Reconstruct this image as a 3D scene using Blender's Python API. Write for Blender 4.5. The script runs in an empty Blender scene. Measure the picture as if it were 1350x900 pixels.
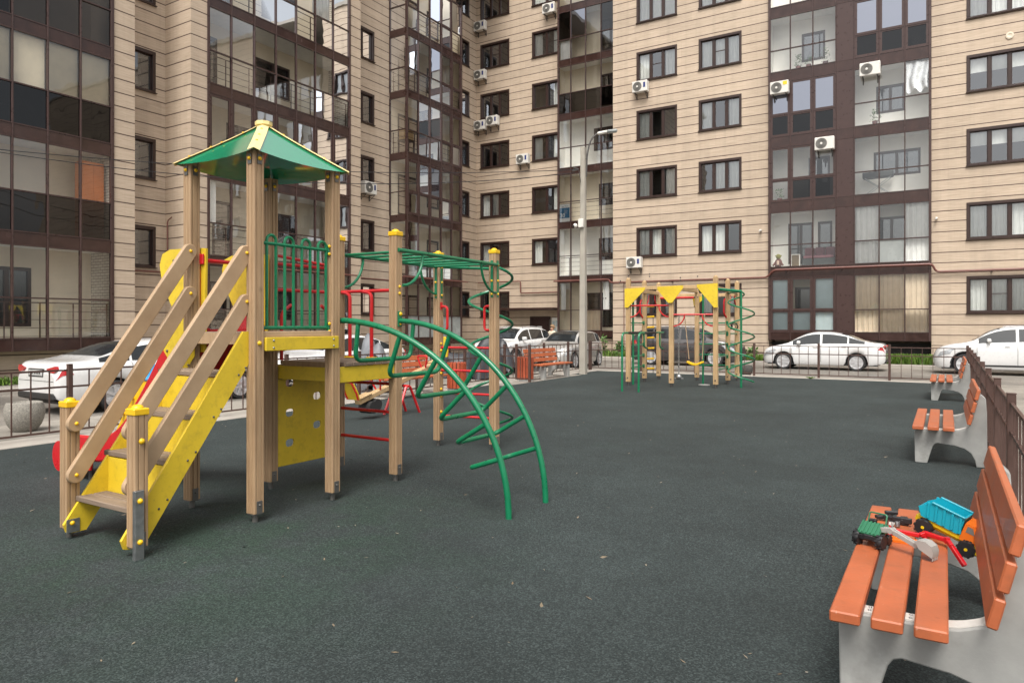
import bpy, math, random
from mathutils import Vector, Matrix
random.seed(11)
R = math.radians
SC = bpy.context.scene
COL = SC.collection
pi = math.pi

# ------------------------------------------------------------------ mesh building
class MB:
    """collects vertices and faces, links them as one mesh object"""
    def __init__(s):
        s.v = []; s.f = []
    def add(s, vs, fs):
        o = len(s.v)
        s.v.extend([tuple(p) for p in vs])
        s.f.extend([tuple(i + o for i in f) for f in fs])
        return s
    def quad(s, a, b, c, d):
        return s.add([a, b, c, d], [(0, 1, 2, 3)])
    def box(s, x0, x1, y0, y1, z0, z1, ch=0.0):
        c = Vector(((x0+x1)/2, (y0+y1)/2, (z0+z1)/2))
        return s.obox(c, (abs(x1-x0)/2, abs(y1-y0)/2, abs(z1-z0)/2), None, ch)
    def obox(s, c, h, rot=None, ch=0.0):
        c = Vector(c); hx, hy, hz = h
        ch = min(ch, hx*0.9, hy*0.9, hz*0.9)
        vs = []; fs = []
        if ch <= 0:
            for x in (-hx, hx):
                for y in (-hy, hy):
                    for z in (-hz, hz): vs.append(Vector((x, y, z)))
            fs = [(0,1,3,2),(4,6,7,5),(0,4,5,1),(2,3,7,6),(0,2,6,4),(1,5,7,3)]
        else:
            idx = {}
            for sx in (-1, 1):
                for sy in (-1, 1):
                    for sz in (-1, 1):
                        for ax in range(3):
                            p = [sx*(hx-ch), sy*(hy-ch), sz*(hz-ch)]
                            p[ax] = (sx*hx, sy*hy, sz*hz)[ax]
                            idx[(sx, sy, sz, ax)] = len(vs); vs.append(Vector(p))
            sg = (-1, 1)
            for ax in range(3):
                o = [i for i in range(3) if i != ax]
                for q in sg:
                    ring = []
                    for (u, w) in ((-1,-1),(1,-1),(1,1),(-1,1)):
                        k = [0,0,0]; k[ax] = q; k[o[0]] = u; k[o[1]] = w
                        ring.append(idx[(k[0],k[1],k[2],ax)])
                    fs.append(tuple(ring))
            for ax in range(3):     # edges along ax
                o = [i for i in range(3) if i != ax]
                for u in sg:
                    for w in sg:
                        ks = []
                        for q in sg:
                            k = [0,0,0]; k[ax] = q; k[o[0]] = u; k[o[1]] = w
                            ks.append(tuple(k))
                        fs.append((idx[ks[0]+(o[0],)], idx[ks[1]+(o[0],)], idx[ks[1]+(o[1],)], idx[ks[0]+(o[1],)]))
            for sx in sg:
                for sy in sg:
                    for sz in sg:
                        fs.append(tuple(idx[(sx,sy,sz,a)] for a in range(3)))
        if rot is not None:
            vs = [rot @ p for p in vs]
        return s.add([p + c for p in vs], fs)
    def bar(s, p0, p1, w, t, up=(0,0,1), ch=0.0):
        """straight bar of w (sideways) x t (along up) between two points"""
        p0 = Vector(p0); p1 = Vector(p1); d = p1 - p0; L = d.length
        if L < 1e-6: return s
        x = d / L; upv = Vector(up)
        y = upv.cross(x)
        if y.length < 1e-5: y = Vector((1,0,0)).cross(x)
        y.normalize(); z = x.cross(y)
        m = Matrix((x, y, z)).transposed()
        return s.obox((p0+p1)/2, (L/2, w/2, t/2), m, ch)
    def tube(s, pts, r, n=8, cap=True, closed=False):
        pts = [Vector(p) for p in pts]
        rr = r if isinstance(r, (list, tuple)) else [r]*len(pts)
        N = len(pts); rings = []
        t0 = (pts[1]-pts[0]).normalized()
        a = Vector((0,0,1)) if abs(t0.z) < 0.9 else Vector((1,0,0))
        nrm = (a - t0*a.dot(t0)).normalized()
        vs = []; fs = []
        for i, p in enumerate(pts):
            if closed: t = (pts[(i+1) % N] - pts[i-1]).normalized()
            elif i == 0: t = t0
            elif i == N-1: t = (pts[i]-pts[i-1]).normalized()
            else: t = (pts[i+1]-pts[i-1]).normalized()
            nrm = nrm - t*nrm.dot(t)
            if nrm.length < 1e-6: nrm = t.orthogonal()
            nrm.normalize(); b = t.cross(nrm)
            for k in range(n):
                th = 2*pi*k/n
                vs.append(p + (nrm*math.cos(th) + b*math.sin(th))*rr[i])
        M = N if closed else N-1
        for i in range(M):
            j = (i+1) % N
            for k in range(n):
                l = (k+1) % n
                fs.append((i*n+k, i*n+l, j*n+l, j*n+k))
        if cap and not closed:
            fs.append(tuple(reversed(range(n)))); fs.append(tuple((N-1)*n+k for k in range(n)))
        return s.add(vs, fs)
    def cyl(s, p0, p1, r, r1=None, n=16):
        return s.tube([p0, p1], [r, r if r1 is None else r1], n)
    def lathe(s, prof, c, n=20, axis=(0,0,1)):
        """prof: (radius, height) pairs turned about axis through c"""
        ax = Vector(axis).normalized(); u = ax.orthogonal().normalized(); w = ax.cross(u); c = Vector(c)
        vs = []; fs = []
        for (r, h) in prof:
            for k in range(n):
                th = 2*pi*k/n
                vs.append(c + ax*h + (u*math.cos(th)+w*math.sin(th))*max(r, 1e-4))
        m = len(prof)
        for i in range(m-1):
            for k in range(n):
                l = (k+1) % n
                fs.append((i*n+k, i*n+l, (i+1)*n+l, (i+1)*n+k))
        fs.append(tuple(reversed(range(n)))); fs.append(tuple((m-1)*n+k for k in range(n)))
        return s.add(vs, fs)
    def dome(s, c, r, h, n=10, m=4, axis=(0,0,1)):
        pr = [(r*math.cos(i*pi/2/m), h*math.sin(i*pi/2/m)) for i in range(m+1)]
        return s.lathe(pr, c, n, axis)
    def ball(s, c, r, n=12, m=8, sc=(1,1,1)):
        vs = []; fs = []; c = Vector(c)
        for i in range(m+1):
            ph = pi*i/m
            for k in range(n):
                th = 2*pi*k/n
                vs.append(c + Vector((r*sc[0]*max(math.sin(ph),1e-3)*math.cos(th), r*sc[1]*max(math.sin(ph),1e-3)*math.sin(th), r*sc[2]*math.cos(ph))))
        for i in range(m):
            for k in range(n):
                l = (k+1) % n
                fs.append((i*n+k, (i+1)*n+k, (i+1)*n+l, i*n+l))
        return s.add(vs, fs)
    def prism(s, poly, fn, t0, t1):
        """poly: 2-D outline; fn(u,v,t) -> point; extruded from t0 to t1"""
        n = len(poly)
        vs = [fn(u, v, t0) for u, v in poly] + [fn(u, v, t1) for u, v in poly]
        fs = [tuple(reversed(range(n))), tuple(range(n, 2*n))]
        for i in range(n):
            j = (i+1) % n
            fs.append((i, j, n+j, n+i))
        return s.add(vs, fs)
    def build(s, name, mat, parent=None, smooth=True, ang=32, org=None):
        o3 = Vector(org) if org is not None else (ORG.get(parent.name, Vector()) if parent else Vector())
        me = bpy.data.meshes.new(name)
        me.from_pydata([tuple(Vector(p)-o3) for p in s.v], [], s.f)
        me.validate()
        import bmesh
        b = bmesh.new(); b.from_mesh(me)
        bmesh.ops.recalc_face_normals(b, faces=b.faces) if not getattr(s, 'keep', False) else None
        b.to_mesh(me); b.free()
        if smooth:
            me.polygons.foreach_set('use_smooth', [True]*len(me.polygons))
            me.set_sharp_from_angle(angle=R(ang))
        me.materials.append(mat)
        o = bpy.data.objects.new(name, me); COL.objects.link(o)
        if parent: o.parent = parent
        ORG[o.name] = o3
        if parent is None and org is not None: o.location = o3
        return o

ORG = {}
def tag(o, label=None, cat=None, group=None, kind=None):
    if label: o['label'] = label
    if cat: o['category'] = cat
    if group: o['group'] = group
    if kind: o['kind'] = kind
    return o
def thing(name, label, cat, loc=(0,0,0), group=None, local=False, rz=0):
    o = bpy.data.objects.new(name, None); COL.objects.link(o)
    o.empty_display_size = 0.2
    o.location = loc; o.rotation_euler = (0,0,rz)
    ORG[o.name] = Vector() if local else Vector(loc)
    return tag(o, label, cat, group)
def copy_tree(o, parent=None, skip=()):
    c = o.copy(); COL.objects.link(c)
    if parent: c.parent = parent
    for ch in list(o.children):
        if ch.name.split('.')[0] not in skip: copy_tree(ch, c)
    return c
def fillet(pts, r, n=5):
    """round the corners of a polyline"""
    pts = [Vector(p) for p in pts]; out = [pts[0]]
    for i in range(1, len(pts)-1):
        a, b, c = pts[i-1], pts[i], pts[i+1]
        u = (a-b); w = (c-b)
        q = min(r, u.length*0.49, w.length*0.49)
        p0 = b+u.normalized()*q; p1 = b+w.normalized()*q
        for k in range(n+1):
            t = k/n
            out.append(p0*(1-t)**2 + b*2*t*(1-t) + p1*t*t)
    out.append(pts[-1]); return out

# ------------------------------------------------------------------ materials
def new_mat(name):
    m = bpy.data.materials.new(name); m.use_nodes = True
    nt = m.node_tree; b = nt.nodes['Principled BSDF']
    return m, nt, b
def N(nt, t, **kw):
    n = nt.nodes.new(t)
    for k, v in kw.items():
        if k in n.inputs: n.inputs[k].default_value = v
        else: setattr(n, k, v)
    return n
def L(nt, a, b): nt.links.new(a, b)
def math_n(nt, op, a, b=None, c=None):
    n = nt.nodes.new('ShaderNodeMath'); n.operation = op
    for i, q in enumerate((a, b, c)):
        if q is None: continue
        if isinstance(q, (int, float)): n.inputs[i].default_value = q
        else: L(nt, q, n.inputs[i])
    return n.outputs[0]
def mixc(nt, fac, a, b, mode='MIX'):
    n = nt.nodes.new('ShaderNodeMix'); n.data_type = 'RGBA'; n.blend_type = mode
    if isinstance(fac, (int, float)): n.inputs[0].default_value = fac
    else: L(nt, fac, n.inputs[0])
    for i, q in ((6, a), (7, b)):
        if isinstance(q, (tuple, list)): n.inputs[i].default_value = (*q[:3], 1)
        else: L(nt, q, n.inputs[i])
    return n.outputs[2]
def ramp(nt, src, p0, p1, a=0.0, b=1.0):
    n = nt.nodes.new('ShaderNodeMapRange'); L(nt, src, n.inputs[0])
    n.inputs[1].default_value = p0; n.inputs[2].default_value = p1
    n.inputs[3].default_value = a; n.inputs[4].default_value = b
    return n.outputs[0]
def coords(nt, scale=(1,1,1), kind='Object'):
    tc = nt.nodes.new('ShaderNodeTexCoord')
    mp = nt.nodes.new('ShaderNodeMapping'); mp.inputs['Scale'].default_value = scale
    L(nt, tc.outputs[kind], mp.inputs['Vector']); return mp.outputs[0]
def noise(nt, vec, scale, detail=3, rough=0.55):
    n = N(nt, 'ShaderNodeTexNoise', Scale=scale, Detail=detail, Roughness=rough)
    L(nt, vec, n.inputs['Vector']); return n.outputs[0]
def mat(name, col, rough=0.5, metal=0.0, var=0.12, vs=6.0, stretch=(1,1,1), bump=0.0, bs=60.0, spec=0.5, coat=0.0, dirt=0.0, dirtcol=(0.12,0.1,0.08), ds=9.0):
    m, nt, b = new_mat(name)
    c = coords(nt, stretch)
    n1 = noise(nt, c, vs, 5)
    f = ramp(nt, n1, 0.3, 0.7, 1-var, 1+var)
    hsv = N(nt, 'ShaderNodeHueSaturation'); hsv.inputs['Color'].default_value = (*col, 1)
    L(nt, f, hsv.inputs['Value']); out = hsv.outputs[0]
    if dirt > 0:
        d = ramp(nt, noise(nt, coords(nt), ds, 6, 0.65), 0.52, 0.72, 0, dirt)
        out = mixc(nt, d, out, dirtcol)
    L(nt, out, b.inputs['Base Color'])
    rr = ramp(nt, n1, 0.3, 0.7, max(0.02, rough-0.08), min(1, rough+0.08)); L(nt, rr, b.inputs['Roughness'])
    b.inputs['Metallic'].default_value = metal
    b.inputs['Specular IOR Level'].default_value = spec
    b.inputs['Coat Weight'].default_value = coat
    b.inputs['Coat Roughness'].default_value = 0.08
    if bump > 0:
        bn = N(nt, 'ShaderNodeBump', Strength=bump, Distance=0.01)
        L(nt, noise(nt, c, bs, 4), bn.inputs['Height']); L(nt, bn.outputs[0], b.inputs['Normal'])
    return m

M = {}
def wood(name, c0, c1, rough=0.6, axis=(1,1,0.08), knots=True):
    m, nt, b = new_mat(name)
    c = coords(nt, axis)
    g = noise(nt, c, 34, 6, 0.6)
    big = noise(nt, coords(nt), 1.7, 2)
    col = mixc(nt, ramp(nt, g, 0.32, 0.68), c0, c1)
    hsv = N(nt, 'ShaderNodeHueSaturation'); L(nt, col, hsv.inputs['Color']); L(nt, ramp(nt, big, 0.3, 0.7, 0.86, 1.12), hsv.inputs['Value'])
    out = hsv.outputs[0]
    if knots:
        v = N(nt, 'ShaderNodeTexVoronoi', Scale=3.1); L(nt, coords(nt, (1,1,0.8)), v.inputs['Vector'])
        out = mixc(nt, ramp(nt, v.outputs['Distance'], 0.0, 0.09, 0.75, 0), out, tuple(q*0.35 for q in c0))
    L(nt, out, b.inputs['Base Color'])
    b.inputs['Roughness'].default_value = rough
    bn = N(nt, 'ShaderNodeBump', Strength=0.25, Distance=0.004); L(nt, g, bn.inputs['Height']); L(nt, bn.outputs[0], b.inputs['Normal'])
    return m
M['wood'] = wood('wood_post', (0.33,0.21,0.115), (0.42,0.285,0.165))
M['wood_h'] = wood('wood_rail', (0.37,0.25,0.148), (0.46,0.325,0.20), axis=(1,0.12,0.12))
M['wood_pale'] = wood('wood_pale', (0.42,0.28,0.14), (0.51,0.355,0.19))
M['tread'] = wood('wood_tread', (0.16,0.115,0.085), (0.26,0.195,0.14), 0.75, axis=(0.08,1,1), knots=False)
M['yellow'] = mat('yellow_board', (0.70,0.50,0.03), 0.42, var=0.10, vs=3, dirt=0.35, dirtcol=(0.30,0.20,0.03), ds=14)
M['yellow_cap'] = mat('yellow_cap', (0.78,0.47,0.01), 0.35, var=0.06)
M['cream'] = mat('cream_strip', (0.80,0.66,0.30), 0.4, var=0.06)
M['green'] = mat('green_paint', (0.004,0.165,0.070), 0.32, var=0.12, vs=8, dirt=0.35, dirtcol=(0.015,0.075,0.04), ds=22, coat=0.2)
M['green_sheet'] = mat('green_roof_sheet', (0.018,0.29,0.145), 0.12, var=0.04, vs=2, coat=1.0)
M['green_sheet'].node_tree.nodes['Principled BSDF'].inputs['Coat IOR'].default_value = 2.3
M['red'] = mat('red_paint', (0.56,0.012,0.016), 0.33, var=0.08, dirt=0.12, coat=0.3)
M['red_plastic'] = mat('red_plastic', (0.52,0.010,0.016), 0.30, var=0.05)
M['steel'] = mat('galvanised_steel', (0.38,0.39,0.39), 0.42, 0.9, var=0.15, vs=20)
M['dark_steel'] = mat('dark_steel', (0.10,0.095,0.09), 0.5, 0.6)
M['black'] = mat('black_plastic', (0.018,0.018,0.02), 0.45)
M['rubber'] = mat('tyre_rubber', (0.022,0.022,0.023), 0.75)
M['orange'] = mat('bench_orange', (0.41,0.108,0.040), 0.48, var=0.16, vs=4, dirt=0.55, dirtcol=(0.27,0.085,0.035), ds=11, coat=0.1, bump=0.08)
def scuffs(m, col, scale, lo, hi, amt, stretch=(1,1,1)):
    nt = m.node_tree; b = nt.nodes['Principled BSDF']; src = b.inputs['Base Color'].links[0].from_socket
    f = ramp(nt, noise(nt, coords(nt, stretch), scale, 5, 0.7), lo, hi, 0, amt)
    L(nt, mixc(nt, f, src, col), b.inputs['Base Color'])
scuffs(M['orange'], (0.60,0.42,0.33), 26, 0.66, 0.74, 0.55, (1,0.35,1))
scuffs(M['orange'], (0.16,0.05,0.03), 8, 0.64, 0.75, 0.45)
scuffs(M['yellow'], (0.34,0.25,0.06), 30, 0.63, 0.72, 0.6)
scuffs(M['yellow_cap'], (0.40,0.26,0.05), 40, 0.64, 0.74, 0.5)

M['orange_bin'] = mat('bin_orange', (0.38,0.075,0.03), 0.5, var=0.14, vs=7)
M['concrete'] = mat('concrete', (0.33,0.33,0.315), 0.85, var=0.16, vs=4, bump=0.06, bs=90, dirt=0.5, dirtcol=(0.19,0.185,0.17), ds=3)
scuffs(M['concrete'], (0.17,0.165,0.15), 2.2, 0.56, 0.72, 0.55)
scuffs(M['concrete'], (0.46,0.455,0.44), 34, 0.67, 0.75, 0.4)
M['pole_concrete'] = mat('pole_concrete', (0.37,0.345,0.295), 0.85, var=0.14, vs=3, bump=0.3, bs=80, dirt=0.4, dirtcol=(0.27,0.24,0.19), ds=6)
M['white_strap'] = mat('white_strap', (0.62,0.60,0.56), 0.4, dirt=0.3)
M['fence'] = mat('fence_brown', (0.080,0.044,0.035), 0.45, var=0.12, vs=9)
M['frame'] = mat('brown_frame', (0.036,0.018,0.014), 0.35, var=0.12, vs=5)
M['mullion'] = mat('mullion_brown', (0.054,0.028,0.024), 0.32, var=0.10, vs=5)
M['spandrel'] = mat('brown_spandrel', (0.042,0.020,0.016), 0.20, var=0.25, vs=2.2, dirt=0.25, dirtcol=(0.10,0.06,0.05), ds=3)
M['pipe'] = mat('gas_pipe', (0.16,0.060,0.047), 0.45)
M['plaster'] = mat('loggia_plaster', (0.70,0.62,0.49), 0.85, var=0.06, vs=1.5)
M['plaster_w'] = mat('loggia_white', (0.86,0.845,0.80), 0.85, var=0.05, vs=1.5)
M['ceiling'] = mat('loggia_ceiling', (0.78,0.77,0.74), 0.9, var=0.05)
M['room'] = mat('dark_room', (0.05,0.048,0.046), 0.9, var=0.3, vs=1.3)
M['curtain'] = mat('white_curtain', (0.82,0.82,0.80), 0.8, var=0.05, vs=3)
M['curtain_b'] = mat('beige_curtain', (0.74,0.61,0.46), 0.8, var=0.06, vs=3)
M['curtain_g'] = mat('blue_grey_film', (0.50,0.60,0.62), 0.7, var=0.06, vs=3)
M['blind'] = mat('blind_reflection_tan', (0.66,0.58,0.43), 0.7, var=0.10, vs=2)  # blind tone lightened to carry the far wing's reflection in the panes
M['ac_white'] = mat('ac_white', (0.70,0.68,0.63), 0.45, var=0.06, dirt=0.25, dirtcol=(0.5,0.46,0.38))
M['grille'] = mat('grille_grey', (0.16,0.155,0.14), 0.6)
M['door'] = mat('steel_door', (0.045,0.022,0.020), 0.35)
M['paper'] = mat('white_paper', (0.72,0.72,0.70), 0.6)
M['paper_blue'] = mat('blue_print', (0.02,0.13,0.25), 0.5, var=0.2, vs=14)
M['foil'] = mat('foil', (0.80,0.80,0.80), 0.30, 0.8, bump=0.4, bs=14)
M['tarp_grey'] = mat('grey_tarp', (0.17,0.18,0.195), 0.55, var=0.14, vs=4, bump=0.5, bs=12)
M['tarp_black'] = mat('black_tarp', (0.028,0.029,0.034), 0.5, var=0.2, vs=4, bump=0.5, bs=12)
M['car_glass'] = mat('car_glass', (0.016,0.019,0.021), 0.06, var=0.0, spec=0.7)
M['chrome'] = mat('alloy', (0.62,0.62,0.63), 0.38, 0.6)
M['lens'] = mat('headlamp_lens', (0.45,0.47,0.49), 0.12, 0.3, var=0.3, vs=14)
M['tail'] = mat('tail_lamp', (0.40,0.012,0.016), 0.15, coat=0.5)
M['plate'] = mat('plate_white', (0.42,0.43,0.42), 0.5)
M['trim'] = mat('black_trim', (0.022,0.022,0.023), 0.5)
def paint(n, c, metal=0.0):
    return mat(n, c, 0.32, metal, var=0.02, coat=1.0, spec=0.5)
M['p_white'] = paint('white_car_paint', (0.66,0.66,0.655))
M['p_grey'] = paint('grey_car_paint', (0.060,0.055,0.055), 0.35)
M['p_silver'] = paint('silver_car_paint', (0.42,0.41,0.39), 0.4)

def glass(name, tint, base, ior=1.5, wob=0.005, gcol=(0.9,0.93,0.97)):
    m, nt, b = new_mat(name); nt.nodes.remove(b)
    out = nt.nodes['Material Output']
    tr = N(nt, 'ShaderNodeBsdfTransparent'); tr.inputs[0].default_value = (*tint, 1)
    gl = N(nt, 'ShaderNodeBsdfAnisotropic') if False else N(nt, 'ShaderNodeBsdfGlossy')
    gl.inputs['Roughness'].default_value = 0.01; gl.inputs['Color'].default_value = (*gcol, 1)
    fr = N(nt, 'ShaderNodeFresnel', IOR=ior)
    f = math_n(nt, 'ADD', fr.outputs[0], base)
    bn = N(nt, 'ShaderNodeBump', Strength=1.0, Distance=wob)
    L(nt, noise(nt, coords(nt), 0.9, 2), bn.inputs['Height'])
    L(nt, bn.outputs[0], gl.inputs['Normal'])
    mx = N(nt, 'ShaderNodeMixShader'); L(nt, f, mx.inputs[0]); L(nt, tr.outputs[0], mx.inputs[1]); L(nt, gl.outputs[0], mx.inputs[2])
    L(nt, mx.outputs[0], out.inputs['Surface']); return m
M['glass'] = glass('window_glass', (0.88,0.90,0.88), 0.14, wob=0.002)
M['clear'] = glass('balcony_glass', (0.95,0.955,0.94), 0.065, ior=1.42, wob=0.0025)
M['tinted'] = glass('tinted_glass', (0.07,0.065,0.065), 0.0)
M['mirror'] = glass('reflective_glass', (0.20,0.21,0.23), 0.45, gcol=(0.56,0.59,0.68))
M['frosted'] = mat('milky_glass', (0.30,0.32,0.31), 0.25, var=0.12, vs=2)

# cladding: horizontal courses with dark grooves, streaky stone-like planks
def cladding():
    m, nt, b = new_mat('beige_cladding')
    tc = nt.nodes.new('ShaderNodeTexCoord'); sep = nt.nodes.new('ShaderNodeSeparateXYZ'); L(nt, tc.outputs['Object'], sep.inputs[0])
    t = math_n(nt, 'DIVIDE', math_n(nt, 'ADD', sep.outputs[2], 20.0*3/7 - 1.6 + 0.0225), 3.0/7)
    fl = math_n(nt, 'FLOOR', t); fr = math_n(nt, 'SUBTRACT', t, fl)
    groove = math_n(nt, 'LESS_THAN', fr, 0.080)
    along = math_n(nt, 'ADD', sep.outputs[0], sep.outputs[1])
    pl = math_n(nt, 'DIVIDE', math_n(nt, 'ADD', along, math_n(nt, 'MULTIPLY', fl, 1.37)), 3.0)
    pf = math_n(nt, 'FLOOR', pl)
    cmb = nt.nodes.new('ShaderNodeCombineXYZ'); L(nt, fl, cmb.inputs[0]); L(nt, pf, cmb.inputs[1])
    wn = nt.nodes.new('ShaderNodeTexWhiteNoise'); L(nt, cmb.outputs[0], wn.inputs['Vector'])
    s1 = noise(nt, coords(nt, (1.1,1.1,30)), 1.6, 6, 0.65)
    s2 = noise(nt, coords(nt, (1,1,1)), 0.35, 4)
    col = mixc(nt, ramp(nt, s1, 0.33, 0.67), (0.435,0.338,0.250), (0.59,0.478,0.365))
    v = math_n(nt, 'MULTIPLY', ramp(nt, wn.outputs[0], 0, 1, 0.945, 1.045), ramp(nt, s2, 0.3, 0.7, 0.93, 1.07))
    # rain streaks below
    s3 = noise(nt, coords(nt, (3.2,3.2,0.10)), 1.0, 4, 0.6)
    v = math_n(nt, 'MULTIPLY', v, ramp(nt, s3, 0.45, 0.75, 1.0, 0.88))
    hsv = N(nt, 'ShaderNodeHueSaturation'); L(nt, col, hsv.inputs['Color']); L(nt, v, hsv.inputs['Value'])
    joint = math_n(nt, 'LESS_THAN', math_n(nt, 'SUBTRACT', pl, pf), 0.003)
    c2 = mixc(nt, math_n(nt, 'MULTIPLY', joint, 0.10), hsv.outputs[0], (0.10,0.06,0.045))
    c3 = mixc(nt, groove, c2, (0.078,0.046,0.035))
    L(nt, c3, b.inputs['Base Color']); b.inputs['Roughness'].default_value = 0.72
    bn = N(nt, 'ShaderNodeBump', Strength=0.6, Distance=0.02)
    h = math_n(nt, 'ADD', math_n(nt, 'MULTIPLY', groove, -1.0), math_n(nt, 'MULTIPLY', s1, 0.08)); L(nt, h, bn.inputs['Height']); L(nt, bn.outputs[0], b.inputs['Normal'])
    return m
M['clad'] = cladding()
def brick():
    m, nt, b = new_mat('white_brick')
    tc = nt.nodes.new('ShaderNodeTexCoord'); sep = nt.nodes.new('ShaderNodeSeparateXYZ'); L(nt, tc.outputs['Object'], sep.inputs[0])
    cmb = nt.nodes.new('ShaderNodeCombineXYZ'); L(nt, math_n(nt, 'ADD', sep.outputs[0], sep.outputs[1]), cmb.inputs[0]); L(nt, sep.outputs[2], cmb.inputs[1])
    br = N(nt, 'ShaderNodeTexBrick'); L(nt, cmb.outputs[0], br.inputs['Vector'])
    br.inputs['Scale'].default_value = 1.0; br.inputs['Brick Width'].default_value = 0.26; br.inputs['Row Height'].default_value = 0.09
    br.inputs['Mortar Size'].default_value = 0.010
    br.inputs['Color1'].default_value = (0.60,0.57,0.51,1); br.inputs['Color2'].default_value = (0.52,0.49,0.43,1); br.inputs['Mortar'].default_value = (0.22,0.20,0.18,1)
    L(nt, br.outputs[0], b.inputs['Base Color']); b.inputs['Roughness'].default_value = 0.85
    return m
M['brick'] = brick()

def rubber_ground():
    m, nt, b = new_mat('rubber_crumb')
    c = coords(nt)
    g1 = noise(nt, c, 85, 2, 0.8); g2 = noise(nt, c, 24, 3, 0.6)
    big = noise(nt, c, 0.55, 5, 0.6); mid = noise(nt, c, 3.0, 4, 0.6)
    gv = N(nt, 'ShaderNodeTexVoronoi', Scale=120.0); L(nt, c, gv.inputs['Vector'])
    gw = nt.nodes.new('ShaderNodeTexWhiteNoise'); L(nt, gv.outputs['Position'], gw.inputs['Vector'])
    gx = math_n(nt, 'POWER', gw.outputs[0], 2.2)
    gx = math_n(nt, 'ADD', math_n(nt, 'MULTIPLY', gx, 0.72), math_n(nt, 'MULTIPLY', ramp(nt, g1, 0.35, 0.7), 0.30))
    base = mixc(nt, gx, (0.0065,0.0115,0.0118), (0.066,0.084,0.083))
    base = mixc(nt, ramp(nt, g2, 0.4, 0.7, 0, 0.35), base, (0.020,0.026,0.026))
    hsv = N(nt, 'ShaderNodeHueSaturation'); L(nt, base, hsv.inputs['Color'])
    v = math_n(nt, 'MULTIPLY', ramp(nt, big, 0.3, 0.7, 0.76, 1.24), ramp(nt, mid, 0.3, 0.7, 0.90, 1.10)); L(nt, v, hsv.inputs['Value'])
    # worn, greener crumb in patches around the play structure
    geo = nt.nodes.new('ShaderNodeNewGeometry')
    d = nt.nodes.new('ShaderNodeVectorMath'); d.operation = 'DISTANCE'; L(nt, geo.outputs['Position'], d.inputs[0]); d.inputs[1].default_value = (-4.6, 3.3, 0)
    near = ramp(nt, d.outputs['Value'], 0.5, 2.6, 0.8, 0)
    patch = math_n(nt, 'MULTIPLY', near, ramp(nt, noise(nt, c, 1.3, 5, 0.65), 0.40, 0.58, 0, 1))
    patch2 = ramp(nt, noise(nt, c, 0.42, 6, 0.7), 0.62, 0.74, 0, 0.25)
    p = math_n(nt, 'MAXIMUM', math_n(nt, 'MULTIPLY', patch, 0.8), patch2)
    gr = mixc(nt, gx, (0.004,0.016,0.009), (0.044,0.090,0.058))
    col = mixc(nt, p, hsv.outputs[0], gr)
    # pale flecks: grit and dry leaf bits
    vo = N(nt, 'ShaderNodeTexVoronoi', Scale=3.6); L(nt, c, vo.inputs['Vector'])
    wn = nt.nodes.new('ShaderNodeTexWhiteNoise'); L(nt, vo.outputs['Position'], wn.inputs['Vector'])
    fl = math_n(nt, 'MULTIPLY', math_n(nt, 'LESS_THAN', vo.outputs['Distance'], 0.030), math_n(nt, 'GREATER_THAN', wn.outputs[0], 0.72))
    col = mixc(nt, math_n(nt, 'MULTIPLY', fl, 0.75), col, (0.34,0.30,0.24))
    L(nt, col, b.inputs['Base Color'])
    b.inputs['Roughness'].default_value = 0.82; b.inputs['Specular IOR Level'].default_value = 0.35
    bn = N(nt, 'ShaderNodeBump', Strength=0.5, Distance=0.003); L(nt, math_n(nt, 'ADD', g1, math_n(nt, 'MULTIPLY', g2, 0.7)), bn.inputs['Height']); L(nt, bn.outputs[0], b.inputs['Normal'])
    return m
M['crumb'] = rubber_ground()
def asphalt(name, c0, c1, wet=0.5):
    m, nt, b = new_mat(name)
    c = coords(nt)
    g = noise(nt, c, 120, 3); big = noise(nt, c, 0.22, 6, 0.65); mid = noise(nt, c, 2.2, 4)
    col = mixc(nt, ramp(nt, g, 0.35, 0.65), c0, c1)
    hsv = N(nt, 'ShaderNodeHueSaturation'); L(nt, col, hsv.inputs['Color'])
    v = math_n(nt, 'MULTIPLY', ramp(nt, big, 0.36, 0.62, 0.55, 1.12), ramp(nt, mid, 0.3, 0.7, 0.9, 1.1)); L(nt, v, hsv.inputs['Value'])
    vo = N(nt, 'ShaderNodeTexVoronoi', Scale=0.35, feature='DISTANCE_TO_EDGE'); L(nt, c, vo.inputs['Vector'])
    crack = ramp(nt, math_n(nt, 'ADD', vo.outputs[0], math_n(nt, 'MULTIPLY', mid, 0.03)), 0.014, 0.022, 0.5, 0)
    L(nt, mixc(nt, crack, hsv.outputs[0], (0.03,0.028,0.026)), b.inputs['Base Color'])
    L(nt, ramp(nt, big, 0.36, 0.60, 0.9-wet, 0.9), b.inputs['Roughness'])
    bn = N(nt, 'ShaderNodeBump', Strength=0.4, Distance=0.004); L(nt, g, bn.inputs['Height']); L(nt, bn.outputs[0], b.inputs['Normal'])
    return m
M['asphalt'] = asphalt('asphalt', (0.14,0.125,0.108), (0.25,0.228,0.198))
M['ground'] = asphalt('courtyard_ground', (0.12,0.11,0.098), (0.20,0.185,0.165), 0.2)
M['pave'] = asphalt('pavement', (0.24,0.22,0.19), (0.36,0.33,0.285), 0.2)
M['kerb'] = mat('kerb_stone', (0.37,0.34,0.30), 0.85, var=0.15, vs=3, bump=0.3, bs=60, dirt=0.4, dirtcol=(0.22,0.20,0.16), ds=3)
M['soil'] = mat('soil', (0.06,0.048,0.035), 0.95, var=0.3, vs=8)
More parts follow.
